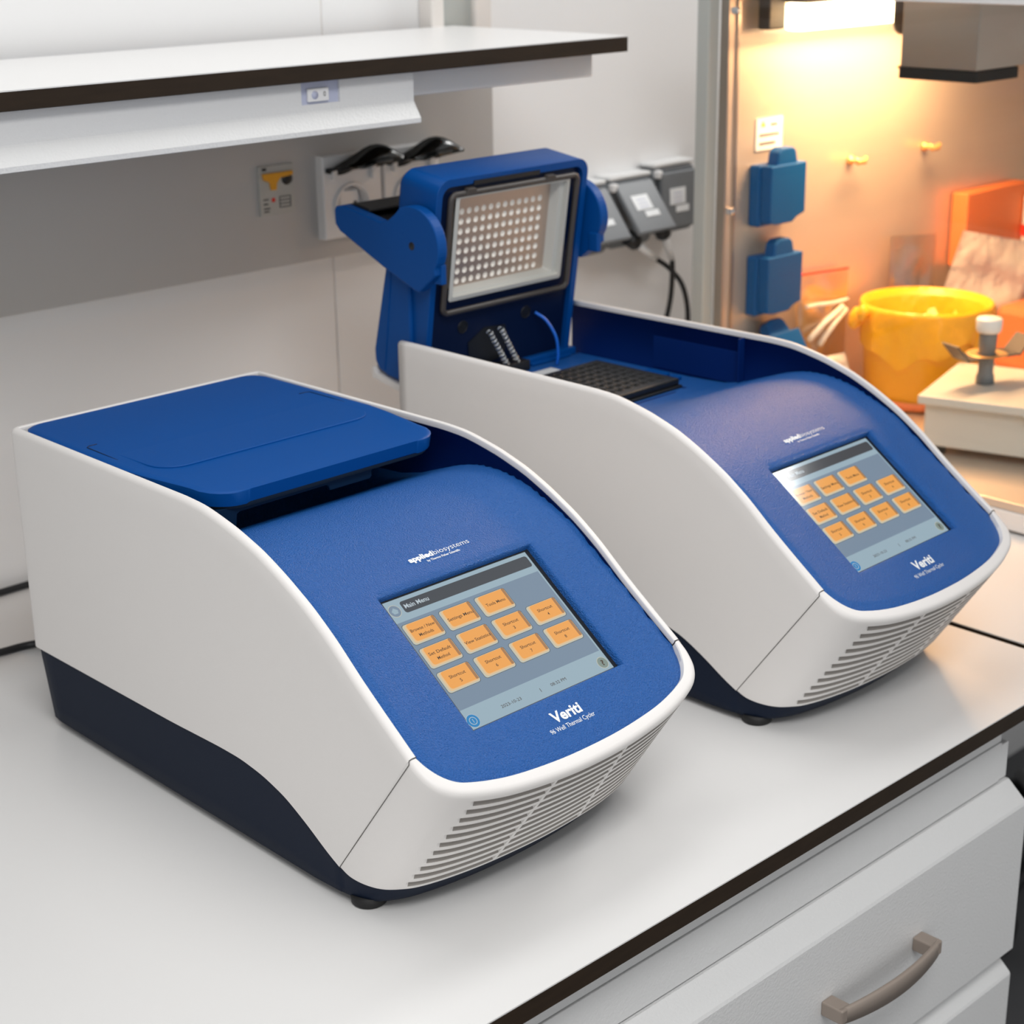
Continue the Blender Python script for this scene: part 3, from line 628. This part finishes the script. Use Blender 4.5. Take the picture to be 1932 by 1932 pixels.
for sgn in (-1, 1):
    m = MB(); m.tube([(.0870, sgn * .0940, .2445), (.0872, sgn * .1010, .2445), (.0895, sgn * .1036, .2445), (.1150, sgn * .1042, .2444), (.1350, sgn * .1044, .2440)], .0005, 6); m.build('seam', M['inner_blue'], lidc)

# ---- second cycler, open
c2 = thing('thermal_cycler', 'white and blue thermal cycler with its lid standing open, farther from the camera', 'thermal cycler', (.1917, .5369, 0), -1.5495, G)
build_cycler(c2, True)
a_ = math.atan(.147); UP = Vector((math.sin(a_), 0, math.cos(a_))); FW = Vector((math.cos(a_), 0, -math.sin(a_))); LO = Vector((.010, 0, .2476))
LP = lambda u, v, w_: tuple(LO + Vector((0, u, 0)) + UP * v + FW * w_)
m = MB(); out = rrect(-.0975, .0975, -.060, .1430, .014, 8); inn = rrect(-.0905, .0905, -.054, .1360, .010, 8); bk = rrect(-.0940, .0940, -.055, .1390, .012, 8)
m.grid([[LP(u, v, -.052) for u, v in bk], [LP(u, v, -.046) for u, v in out], [LP(u, v, -.0005) for u, v in out], [LP(u, v, .0) for u, v in [(a * .995, b) for a, b in out]], [LP(u, v, -.0004) for u, v in inn], [LP(u, v, -.006) for u, v in inn]], closed_v=True)
m.add([LP(u, v, -.052) for u, v in bk], [list(range(len(bk)))])
lid2 = recalc(m.build('lid', M['blue'], c2, label='open blue lid with heated plate facing forward')); lid2.data.set_sharp_from_angle(angle=math.radians(35))
m = MB(); PLV = .0330, .1245
# inner panel = dark blue face with rectangular window for the heated plate
W0, W1 = rrect(-.0905, .0905, -.054, .1360, .010, 8), rrect(-.0705, .0690, PLV[0], PLV[1], .002, 8)
m.grid([[LP(u, v, -.0055) for u, v in W0], [LP(u, v, -.0045) for u, v in rrect(-.084, .084, .016, .132, .004, 8)], [LP(u, v, -.0030) for u, v in rrect(-.0745, .0730, PLV[0] - .004, PLV[1] + .004, .003, 8)]], closed_v=True, smooth=False)
for u, v in ((-.047, 0), (.036, 0)):
    pass
recalc(m.build('inner_panel', M['inner_blue'], lid2, label='dark blue inner face'))
for u, v in ((-.0486, -.0005), (.0345, -.0005)):
    m = MB(); m.add([LP(u + .0055 * math.cos(k * PI / 10), v + .0055 * math.sin(k * PI / 10), -.0043) for k in range(20)], [list(range(20))]); m.grid([[LP(u + r * math.cos(k * PI / 10), v + r * math.sin(k * PI / 10), w_) for k in range(20)] for r, w_ in ((.0062, -.0050), (.0062, -.0038), (.0054, -.0038), (.0054, -.0044))], closed_v=True)
    m.build('screw_hole', M['black'], lid2)
m = MB()
g0 = rrect(-.0815, .0815, .0190, .1290, .006, 6); pts = [LP(u, v, .0012) for u, v in g0]; pts.append(pts[0]); m.tube(pts, .0028, 10, caps=False)
m.build('gasket_frame', M['gasket'], lid2, label='brown-grey gasket frame')
for a, b in ((-.066, -.052), (.036, .050)):
    m = MB(); m.prism([(a, .1275), (b, .1275), (b - .002, .1335), (a + .002, .1335)], -.001, .0045, LP, bev=.0006); m.build('gasket_clip', M['gasket'], lid2)
m = MB(); m.box(0, 0, 0, 0, 0, 0) if 0 else None
m.prism([(-.054, .1350), (.030, .1350), (.030, .1390), (-.054, .1390)], -.004, .0008, LP)
m.build('handle_recess', M['black'], lid2)
# frame around the heated plate: stepped pale walls
m = MB(); f0 = rrect(-.0745, .0730, PLV[0] - .004, PLV[1] + .004, .003, 8); f1 = rrect(-.0705, .0690, PLV[0], PLV[1], .002, 8); f2 = rrect(-.0650, .0610, .0370, .1200, .002, 8)
m.grid([[LP(u, v, .0004) for u, v in f0], [LP(u, v, .0012) for u, v in f1], [LP(u, v, -.0035) for u, v in f1], [LP(u, v, -.0040) for u, v in rrect(-.0660, .0640, .0350, .1235, .002, 8)], [LP(u, v, -.0130) for u, v in f2]], closed_v=True, smooth=False)
recalc(m.build('plate_frame', M['alu_white'], lid2, label='pale stepped frame round the heated plate'))
# heated plate with 96 round wells
m = MB(); px, pv = .00918, .00930; u0, v0 = -.0530, .0420; D = -.0130; nn = 12
for i in range(12):
    for j in range(8):
        cu, cv = u0 + i * px, v0 + j * pv; sqr = []; ci_ = []
        for k in range(nn):
            a = 2 * PI * (k + .5) / nn; c_, s_ = math.cos(a), math.sin(a); q = max(abs(c_), abs(s_)); sqr.append(LP(cu + c_ / q * px / 2, cv + s_ / q * pv / 2, D))
        rg = lambda r, w_: [LP(cu + r * math.cos(2 * PI * (k + .5) / nn), cv + r * math.sin(2 * PI * (k + .5) / nn), w_) for k in range(nn)]
        m.grid([sqr, rg(.0030, D)], 0, False, closed_v=True); m.grid([rg(.0030, D), rg(.0029, D - .0006), rg(.0026, D - .0032)], 1, True, closed_v=True)
        m.add(rg(.0026, D - .0032), [list(range(nn))], 1)
e0, e1, e2, e3 = u0 - px / 2, u0 + 11.5 * px, v0 - pv / 2, v0 + 7.5 * pv
for a, b, c, d in ((-.066, e0, .035, .122), (e1, .062, .035, .122), (e0, e1, .035, e2), (e0, e1, e3, .122)): m.add([LP(a, c, D), LP(b, c, D), LP(b, d, D), LP(a, d, D)], [[0, 1, 2, 3]], 0)
recalc(m.build('heated_plate', [M['alu'], M['well']], lid2, label='perforated aluminium plate'))
# handle: two side plates and a black bar behind
hp = [(-.0940, .3565), (-.0965, .3530), (-.0960, .3400), (-.0900, .3340), (-.0330, .3090), (.0100, .2925), (.0160, .2915), (.0380, .3090), (.0375, .3150), (.0405, .3200)]
for k in range(21):
    a = math.radians(-10 + 125 * k / 20); hp.append((.0080 + .0350 * math.cos(a), .3320 + .0350 * math.sin(a)))
hp += [(-.0130, .3580), (-.0230, .3510), (-.0330, .3485), (-.0450, .3510), (-.0850, .3580)]
for sgn in (-1, 1):
    m = MB(); m.prism(hp, sgn * .1000, sgn * .1110, lambda u, v, w_: (u, w_, v), bev=.0012); o = m.build('handle_arm', M['blue'], lid2)
    m = MB(); m.lathe([(0, sgn * .1113), (.0035, sgn * .1113), (.0040, sgn * .1105)], .0085, .3320, 16, ax='y'); m.build('pivot', M['black'], o)
m = MB(); m.prism([(-.0955, .3562), (-.0800, .3590), (-.0600, .3560), (-.0600, .3530), (-.0780, .3500), (-.0920, .3420), (-.0955, .3440)], -.1000, .1000, lambda u, v, w_: (u, w_, v), bev=.001)
m.prism([(-.0920, .3430), (-.0850, .3480), (-.0250, .3455), (-.0250, .3400), (-.0400, .3380), (-.0850, .3400)], -.0980, .0980, lambda u, v, w_: (u, w_, v))
m.build('handle_bar', M['black'], lid2, label='black cross bar of the handle')
m = MB(); m.prism([(.0285, -.1045), (.0395, -.1045), (.0395, -.0985), (.0285, -.0985)], .300, .318, lambda u, v, w_: (u, v, w_), bev=.001); m.build('hook', M['blue'], lid2); m = MB(); m.prism([(.0285, .1045), (.0395, .1045), (.0395, .0985), (.0285, .0985)], .300, .318, lambda u, v, w_: (u, v, w_), bev=.001); m.build('hook', M['blue'], lid2)
# rear cover block
m = MB(); P = [(-.0380, .3120), (-.0300, .3160), (-.0080, .3150), (-.0080, .1990), (-.0420, .2030), (-.0540, .2075), (-.0590, .2150), (-.0595, .2260)]
m.prism(P, -.1010, .1010, lambda u, v, w_: (u, w_, v), bev=.002); m.prism([(-.0330, .3050), (-.0310, .3050), (-.0450, .2080), (-.0470, .2080)], -.1018, -.1008, lambda u, v, w_: (u, w_, v)); m.build('rear_cover', M['blue'], lid2)
m = MB(); m.prism([(-.0620, .2090), (-.0600, .2090), (-.0570, .2035), (-.0420, .2005), (-.0080, .1950), (-.0080, .1890), (-.0400, .1945), (-.0620, .1990)], -.1025, .1025, lambda u, v, w_: (u, w_, v)); m.build('rear_edge', M['shell'], lid2, label='white rear edge strip')
# springs
for (p0, p1) in (((.0115, -.0208, .2400), (.0110, .0030, .2020)), ((.0120, -.0065, .2410), (.0110, .0170, .2025))):
    a, b = Vector(p0), Vector(p1); ax = (b - a).normalized(); s1 = ax.cross(Vector((1, 0, 0))).normalized(); s2 = ax.cross(s1); pts = []
    T_ = 10; 
    for k in range(T_ * 12 + 1):
        q = k / (T_ * 12); an = 2 * PI * T_ * q; pts.append(a + (b - a) * q + (s1 * math.cos(an) + s2 * math.sin(an)) * .0026)
    m = MB(); m.tube(pts, .00062, 6); m.build('spring', M['steelwire'], c2)
m = MB(); m.prism([(-.040, -.018), (-.020, -.006), (.008, -.008), (.012, -.020), (.010, -.040), (-.034, -.046)], -.0046, -.0042, LP); m.build('spring_pocket', M['black'], lid2)
m = MB(); m.box(-.004, .016, -.004, .030, .1935, .2035, bev=.001); m.build('spring_bracket', M['black'], c2)
m = MB(); m.box(-.003, .006, .030, .105, .1935, .2010, bev=.001); m.box(.000, .009, .040, .095, .1935, .1960, bev=.0005); m.build('hinge_rail', M['blue'], c2)
m = MB(); m.tube(crom([(.008, .045, .246), (.016, .052, .238), (.023, .058, .222), (.024, .060, .205), (.022, .0605, .194)], 8), .0014, 8)
mm = mat('bright_blue_cable', (.01, .16, .75), .4, colvar=(30, .05, (1, 1, 1))); m.build('ribbon_cable', mm, c2, label='bright blue cable')
# well block and details of the tray
m = MB(); m.box(.0585, .1660, -.0760, .0765, .1930, .1965, bev=.001); m.box(.0610, .1640, -.0740, .0745, .1965, .2030, bev=.0018)
bl = m.build('sample_block', M['black'], c2, label='black sample block'); m = MB(); nn = 10
for i in range(8):
    for j in range(12):
        cx_, cy_ = .0735 + i * .0110, -.0600 + j * .0110
        m.lathe([(.0046, .2031), (.0040, .2037), (.0034, .2031), (.0020, .2030), (0, .2030)], cx_, cy_, nn)
m.build('well_rims', M['rubber'], bl)
m = MB(); m.box(.0260, .0400, .0060, .0480, .1931, .1940, mi=0); put_text(m, 'II  MADE  US 07', .026, lambda u, v: (.0470 - v, .020 + u, .1936), 1, .01, False, .0018); m.build('sticker', [M['silver'], M['print']], c2, label='pale sticker beside the block')
m = MB(); m.box(.1480, .1880, .0740, .0790, .1932, .1940); m.build('tray_slot', M['blue_dark'], c2); m = MB(); m.box(.1700, .1780, -.0350, .0600, .1932, .1942); m.build('tray_slot', M['blue_dark'], c2)
m = MB(); m.box(.104, .130, .088, .102, .1930, .1965, bev=.001); m.build('tray_clip', M['blue'], c2); m = MB(); m.box(.136, .146, .090, .100, .1930, .1965, bev=.001); m.build('tray_clip', M['blue'], c2)

# ------------------------------------------------------------------ steel work cabinet on the second bench
HX0, HX1, HY0, HY1 = .610, 1.62, -.15, .617
cb_ = thing('steel_cabinet', 'stainless steel work cabinet with warm interior light, right of the cyclers', 'safety cabinet', (1.1, .3, 0))
def hb(mb, name, mats, **kw): return rel(mb.build(name, mats, cb_, **kw), cb_)
m = MB(); m.box(HX0 + .012, HX1, HY0, HY1, .0062, .0300, bev=.001); hb(m, 'floor_plate', M['steel'])
for x, y in ((.68, -.10), (1.55, -.10), (.68, .56), (1.55, .56)):
    m = MB(); m.lathe([(0, .0002), (.018, .0002), (.018, .0062), (0, .0062)], x, y, 20); hb(m, 'foot', M['rubber'])
m = MB(); m.box(HX0, HX0 + .012, HY0, .600, .0035, .0235, bev=.0015); hb(m, 'side_rail', M['shell'], label='pale side rail')
m = MB(); m.box(HX0 + .001, HX0 + .011, HY0, .600, .0240, .0330, bev=.001); hb(m, 'glass_channel', M['steel'], label='steel glass channel')
m = MB(); m.box(HX0 + .001, HX1, HY1 - .006, HY1, .0300, .549); bp_ = hb(m, 'back_panel', M['steel'])
m = MB(); m.box(HX0 - .0180, HX0, HY1 + .0005, HY1 + .018, .0035, .56, bev=.002); hb(m, 'corner_post', M['trimg'], label='grey-green painted corner post')
m = MB(); m.box(HX0 + .0003, HX0 + .004, HY1 - .012, HY1 - .0003, .0300, .519, bev=.0006); m.box(HX0 + .0210, HX0 + .0250, HY1 - .0085, HY1 - .0062, .0335, .519); hb(m, 'inner_strip', M['steel2'])
for z in (.500, .284):
    m = MB(); m.box(HX0 - .001, HX0 + .006, HY1 - .024, HY1 - .014, z, z + .008, bev=.002); hb(m, 'pane_clip', M['steelwire'])
m = MB(); m.box(HX0 + .004, HX0 + .008, HY0 + .01, .590, .0335, .5190); hb(m, 'side_pane', M['glass'], label='clear glass side pane')
m = MB(); m.box(HX0 - .002, HX0 + .020, HY0, .600, .5195, .545, bev=.001); hb(m, 'top_rail', M['paint'])
m = MB(); m.box(HX0 + .02, HX1, HY0, HY1 - .006, .5455, .5490); hb(m, 'ceiling_plate', M['steel2'])
m = MB(); m.box(HX1, HX1 + .01, HY0, HY1, .006, .549); hb(m, 'side_panel', M['steel'])
m = MB(); m.box(.700, .960, .575, .600, .4780, .5080, bev=.004); hb(m, 'lamp_tube', M['lamp'], label='glowing warm lamp')
m = MB(); m.box(.690, .97, .560, .609, .5090, .5180, bev=.001); hb(m, 'lamp_housing', M['steel2'])
m = MB(); m.prism([(.752, .5190), (.752, .4900)] + [(.7675 + .0155 * math.cos(math.radians(180 + 180 * k / 10)), .4900 + .0155 * math.sin(math.radians(180 + 180 * k / 10))) for k in range(11)] + [(.783, .4900), (.783, .5190)], .487, .491, lambda u, v, w_: (u, w_, v)); hb(m, 'bracket', M['gasket'], label='round-ended hanging tab')
m = MB(); m.box(.661, .690, .590, .606, .4810, .5450, bev=.002); hb(m, 'wall_bracket', M['gasket'])
# lamp light
area('cabinet_lamp_light', (.86, .53, .470), (.86, .50, 0), .30, .05, 3.9, (1, .56, .26))
area('cabinet_lamp_light', (.84, .54, .495), (.84, .64, .36), .26, .03, .75, (1, .60, .30))
m = MB(); m.box(.6970, .7900, .3500, .4420, .4475, .5450, bev=.0008); db = hb(m, 'duct_box', M['steel2'], label='square stainless duct box')
def sub(mb, name, mats, par, **kw): return mb.build(name, mats, par, **kw)
m = MB(); m.box(.6960, .7780, .3490, .4430, .4355, .4474, bev=.001); sub(m, 'rubber_rim', M['rubber'], db, label='black rubber rim')
for x, y in ((.6985, .4440), (.7760, .3515)):
    m = MB(); m.lathe([(0, .449), (.002, .449), (.002, .4455), (0, .4455)], x, y, 10); sub(m, 'screw', M['gold'], db)

BK = HY1 - .0062
def blue_socket(z1, label, tilt=0):
    t = thing('blue_socket', label, 'socket', (.700, BK, z1 - .04), 0, 'blue flap sockets on the steel back panel')
    m = MB(); m.box(.660, .727, BK - .016, BK, z1 - .070, z1, bev=.003); rel(m.build('housing', M['sock_blue'], t), t)
    T = Matrix.Translation((0, BK - .016, z1 + .002)) @ Matrix.Rotation(-tilt, 4, 'X')
    m = MB(); P = [(.662, -.002), (.7270, -.002), (.7270, -.060), (.7120, -.0640), (.704, -.069), (.676, -.069), (.662, -.0665)]
    m.prism(P, -.0005, -.0150, lambda u, v, w_: T @ Vector((u, w_, v)), bev=.0015); f = rel(m.build('flap', M['sock_blue'], t), t)
    m = MB(); P = [(.6750, -.004), (.6780, .0120), (.6850, .0165), (.7040, .0165), (.7100, .0120), (.7140, -.004)]
    m.prism(P, .003, -.0125, lambda u, v, w_: T @ Vector((u, w_, v)), bev=.002); g = m.build('hinge', M['sock_blue'], f)
    return t
blue_socket(.3330, 'blue wall socket topmost of the three, below the white label')
blue_socket(.2290, 'blue wall socket middle of the three, flap closed')
blue_socket(.1300, 'blue wall socket lowest of the three, flap lifted, above the cycler', .55)
m = MB(); m.box(.6700, .7180, BK - .0012, BK - .0001, .3470, .3830, mi=0); m.prism([(.678, .3735), (.6855, .3735), (.68175, .3800)], BK - .0016, BK - .0013, lambda u, v, w_: (u, w_, v), mi=1)
for q, (a, b) in enumerate(((.6960, .7110), (.6760, .7140), (.6760, .7120))):
    z = (.3735, .3625, .3530)[q]; n_ = int((b - a) / .006)
    for k in range(n_): m.box(a + k * .006, a + k * .006 + .0045, BK - .0016, BK - .0013, z, z + .0028, mi=2)
tag(m.build('warning_label', [M['white'], M['yellow'], M['printk']]), 'white label with yellow triangle above the top blue socket', 'label')
def hook(x, z, label):
    m = MB(); m.lathe([(0, BK - .001), (.006, BK - .001), (.006, BK - .004), (.003, BK - .005), (.003, BK - .016), (0, BK - .016)], x, z, 14, ax='y')
    m.tube([(x - .011, BK - .016, z + .004), (x - .006, BK - .018, z - .001), (x, BK - .018, z), (x + .006, BK - .018, z - .001), (x + .012, BK - .016, z + .003)], [.003, .0035, .004, .0035, .003], 8)
    tag(m.build('wall_hook', M['gold']), label, 'hook', 'brass hooks on the back panel')
hook(.853, .318, 'small brass hook on the steel panel, left one'); hook(1.012, .3185, 'small brass hook on the steel panel, right one')

# bags
def bag(name, corners, label, material, y0, amp, group=None, thick=.008, seed=1, nu=22, nv=22, zipm=None):
    rnd = random.Random(seed); ph = [rnd.uniform(0, 6) for _ in range(6)]; t = thing(name, label, 'bag', tuple(sum(c[i] for c in corners) / 4 for i in range(3)), 0, group)
    A, B, C_, D_ = [Vector(c) for c in corners]  # top-left, top-right, bottom-right, bottom-left
    nr = (B - A).cross(D_ - A).normalized()
    if nr.y > 0: nr = -nr
    def P(u, v, side):
        p = (A * (1 - u) + B * u) * (1 - v) + (D_ * (1 - u) + C_ * u) * v
        puff = thick * (math.sin(PI * u) ** .5) * (math.sin(PI * min(1, max(0, v))) ** .5)
        wr = amp * (math.sin(9 * u + 5 * v + ph[0]) + math.sin(17 * v - 6 * u + ph[1]) * .7 + math.sin(25 * u * v + ph[2]) * .5) * math.sin(PI * u) * math.sin(PI * v) ** .5
        return p + nr * (side * puff + wr + thick)
    m = MB()
    for side in (-1, 1): m.grid([[P(i / nu, j / nv, side) for i in range(nu + 1)] for j in range(nv + 1)])
    rel(m.build('film', material, t), t)
    if zipm:
        m = MB(); m.tube([P(i / nu, .0, 1) for i in range(nu + 1)], .0016, 6); rel(m.build('zip_strip', zipm, t, label='red zip strip'), t)
        m = MB(); m.tube([P(i / nu, .24, 1) + nr * .001 for i in range(3, nu)], .0026, 6); rel(m.build('fold', M['film2'], t), t)
    return t
bgA = bag('zip_bag', [(.742, .608, .1945), (.848, .608, .1880), (.838, .600, .0320), (.742, .600, .0320)], 'clear zip bag with red strip leaning beside the blue sockets', M['film'], 0, .0025, seed=3, zipm=M['red'])
for (q0, q1, r) in (((.752, .584, .118), (.818, .584, .148), .0035), ((.772, .583, .108), (.823, .583, .144), .0035)):
    m = MB(); m.tube([q0, ((q0[0] + q1[0]) / 2, q0[1], (q0[2] + q1[2]) / 2 + .002), q1], r, 8)
    tag(m.build('swab_stick', M['film2']), 'pale plastic stick in the clear zip bag' + (', upper of two' if q0[0] < .76 else ', lower of two'), 'stick', 'sticks in the zip bag')
bag('clear_bag', [(.752, .585, .092), (.818, .585, .088), (.812, .560, .0325), (.735, .560, .0325)], 'small crumpled clear bag at the foot of the back panel, left of the yellow bin', M['film2'], 0, .005, seed=5)
bag('clear_bag', [(1.070, .590, .208), (1.320, .550, .150), (1.280, .545, .045), (1.010, .600, .060)], 'large crumpled milky bag behind the yellow bin', M['film2'], 0, .006, seed=8, thick=.012)
bag('clear_bag', [(.935, .608, .215), (1.040, .608, .205), (1.030, .604, .040), (.930, .604, .040)], 'thin clear bag standing against the back panel above the yellow bin', M['film'], 0, .003, seed=11)
# orange and red packs behind
m = MB(); m.box(1.085, 1.235, .585, .609, .1550, .2520, bev=.002); tag(m.build('orange_box', M['orange']), 'orange pack standing against the back panel above the milky bag', 'box')
m = MB(); m.box(1.222, 1.330, .560, .583, .1700, .2350, mi=0, bev=.002); m.box(1.2215, 1.3305, .5592, .5838, .1790, .1950, mi=1)
tag(m.build('white_box', [M['white'], M['red']]), 'white pack with a red stripe at the right edge of the picture', 'box')
m = MB(); m.box(1.080, 1.34, .46, .53, .0302, .1150, bev=.01); tag(m.build('waste_box', M['orange']), 'orange box behind the shaker, right of the yellow bin', 'box')
m = MB(); m.prism([(.93, .30), (1.12, .30), (1.14, .44), (.97, .44)], .0302, .0360, lambda u, v, w_: (u, v, w_ + (.0012 if u > 1 else 0)), bev=.001); tag(m.build('orange_sheet', M['orange_thin']), 'orange sheet lying on the cabinet floor behind the shaker', 'sheet')

# yellow bin with liner bag
bn = thing('waste_bin', 'round yellow waste bin lined with a yellow bag', 'bin', (.889, .512, .0302))
bn.scale = (.80, .80, 1.0)
m = MB(); m.lathe([(0, .001), (.084, .001), (.088, .006), (.094, .112), (.097, .116), (.097, .121), (.092, .121), (.087, .010), (0, .010)], 0, 0, 56); m.build('body', M['yellow'], bn)
m = MB(); rows = []; rnd = random.Random(4)
for k in range(96):
    a = 2 * PI * k / 96; rf = .0022 * math.sin(5 * a) + .0016 * math.sin(13 * a + 1) + .0006 * math.sin(31 * a); lowz = .070 + .012 * math.sin(3 * a + 1) + .006 * math.sin(9 * a)
    rows.append([(r * math.cos(a), r * math.sin(a), z) for r, z in ((.0985 + rf * 1.6, lowz), (.1000 + rf * 1.5, lowz + .015), (.1010 + rf, .105), (.1010 + rf * .3, .119), (.0985, .1245), (.0945, .1235), (.0905, .112), (.0900 + rf * .5, .085))])
m.grid(rows, closed_u=True); m.build('liner_bag', M['yellow_film'], bn)
m = MB(); m.lathe([(0, -.012), (.008, -.010), (.013, -.002), (.012, .006), (.005, .011), (0, .012)], 0, 0, 14)
k_ = m.build('bag_knot', M['yellow_film'], bn); k_.location = (-.086, .066, .106); k_.rotation_euler = (.5, .4, 0); k_.scale = (.9, .9, 1.3)
m = MB(); m.lathe([(0, -.010), (.006, -.008), (.010, 0), (.006, .008), (0, .010)], 0, 0, 12)
k_ = m.build('bag_knot', M['yellow_film'], bn); k_.location = (-.100, .046, .116)
m = MB(); m.lathe([(.0905, .0035), (.0915, .0035), (.0925, .013), (.0910, .013)], 0, 0, 56); m.build('base_ring', M['orange'], bn)

# shaker (vortex mixer) in front of the bin
sk = thing('laboratory_shaker', 'beige box-shaped laboratory shaker with a post and wing clamp', 'shaker', (.6930, .3900, .0300), math.radians(-73.5))
# local x: along the visible face (towards the camera-right), local y: away to the right of the picture
m = MB(); m.box(0.006, .30, .006, .150, .0100, .0600, bev=.002); m.prism([(.004, .0600), (.0, .0640), (.0, .0740), (.175, .0740), (.196, .0560), (.196, .0480), (.172, .0640), (.150, .0600)], .0, .165, lambda u, v, w_: (u, w_, v)) if 0 else None
m.build('body', M['beige'], sk)
m = MB(); m.prism([(0, .0590), (0, .0690), (.118, .0690), (.140, .0560), (.30, .0560), (.30, .0500), (.136, .0470), (.114, .0590)], -.004, .160, lambda u, v, w_: (u, w_, v), bev=.0015); m.build('top_cover', M['beige'], sk)
for x, y in ((.02, .02), (.28, .02), (.02, .13), (.28, .13)):
    m = MB(); m.lathe([(0, .0002), (.009, .0002), (.009, .0100), (0, .0100)], x, y, 16); m.build('foot', M['rubber'], sk)
m = MB(); m.lathe([(0, .069), (.0105, .069), (.0100, .078), (.0085, .082), (.0085, .105), (.0095, .107), (.0100, .125), (.0100, .128), (0, .128)], .052, .078, 24); m.build('post', M['sock_grey'], sk, label='dark grey post')
m = MB(); m.lathe([(0, .128), (.0125, .128), (.0140, .131), (.0145, .142), (.0135, .144), (0, .144)], .052, .078, 28); m.build('knob', M['white'], sk, label='white round knob')
m = MB(); m.prism([(-.034, -.016), (.034, -.016), (.034, .016), (-.034, .016)], .1010, .1030, lambda u, v, w_: (.052 + u * math.cos(.95) - v * math.sin(.95), .078 + u * math.sin(.95) + v * math.cos(.95), w_), bev=.0004)
for sgn in (-1, 1):
    q = [(sgn * .034, .1010), (sgn * .052, .1200), (sgn * .0535, .1190), (sgn * .0355, .0995)]
    m.prism(q, -.014, .014, lambda u, v, w_: (.052 + u * math.cos(.95) - w_ * math.sin(.95), .078 + u * math.sin(.95) + w_ * math.cos(.95), v))
m.build('wing_clamp', M['gasket'], sk, label='brown metal wing clamp')
m = MB(); m.lathe([(.012, .1032), (.017, .1032), (.022, .1040), (.023, .1034)], .052, .078, 28); m.build('clamp_ring', M['gold'], sk, label='pale ring on the clamp')
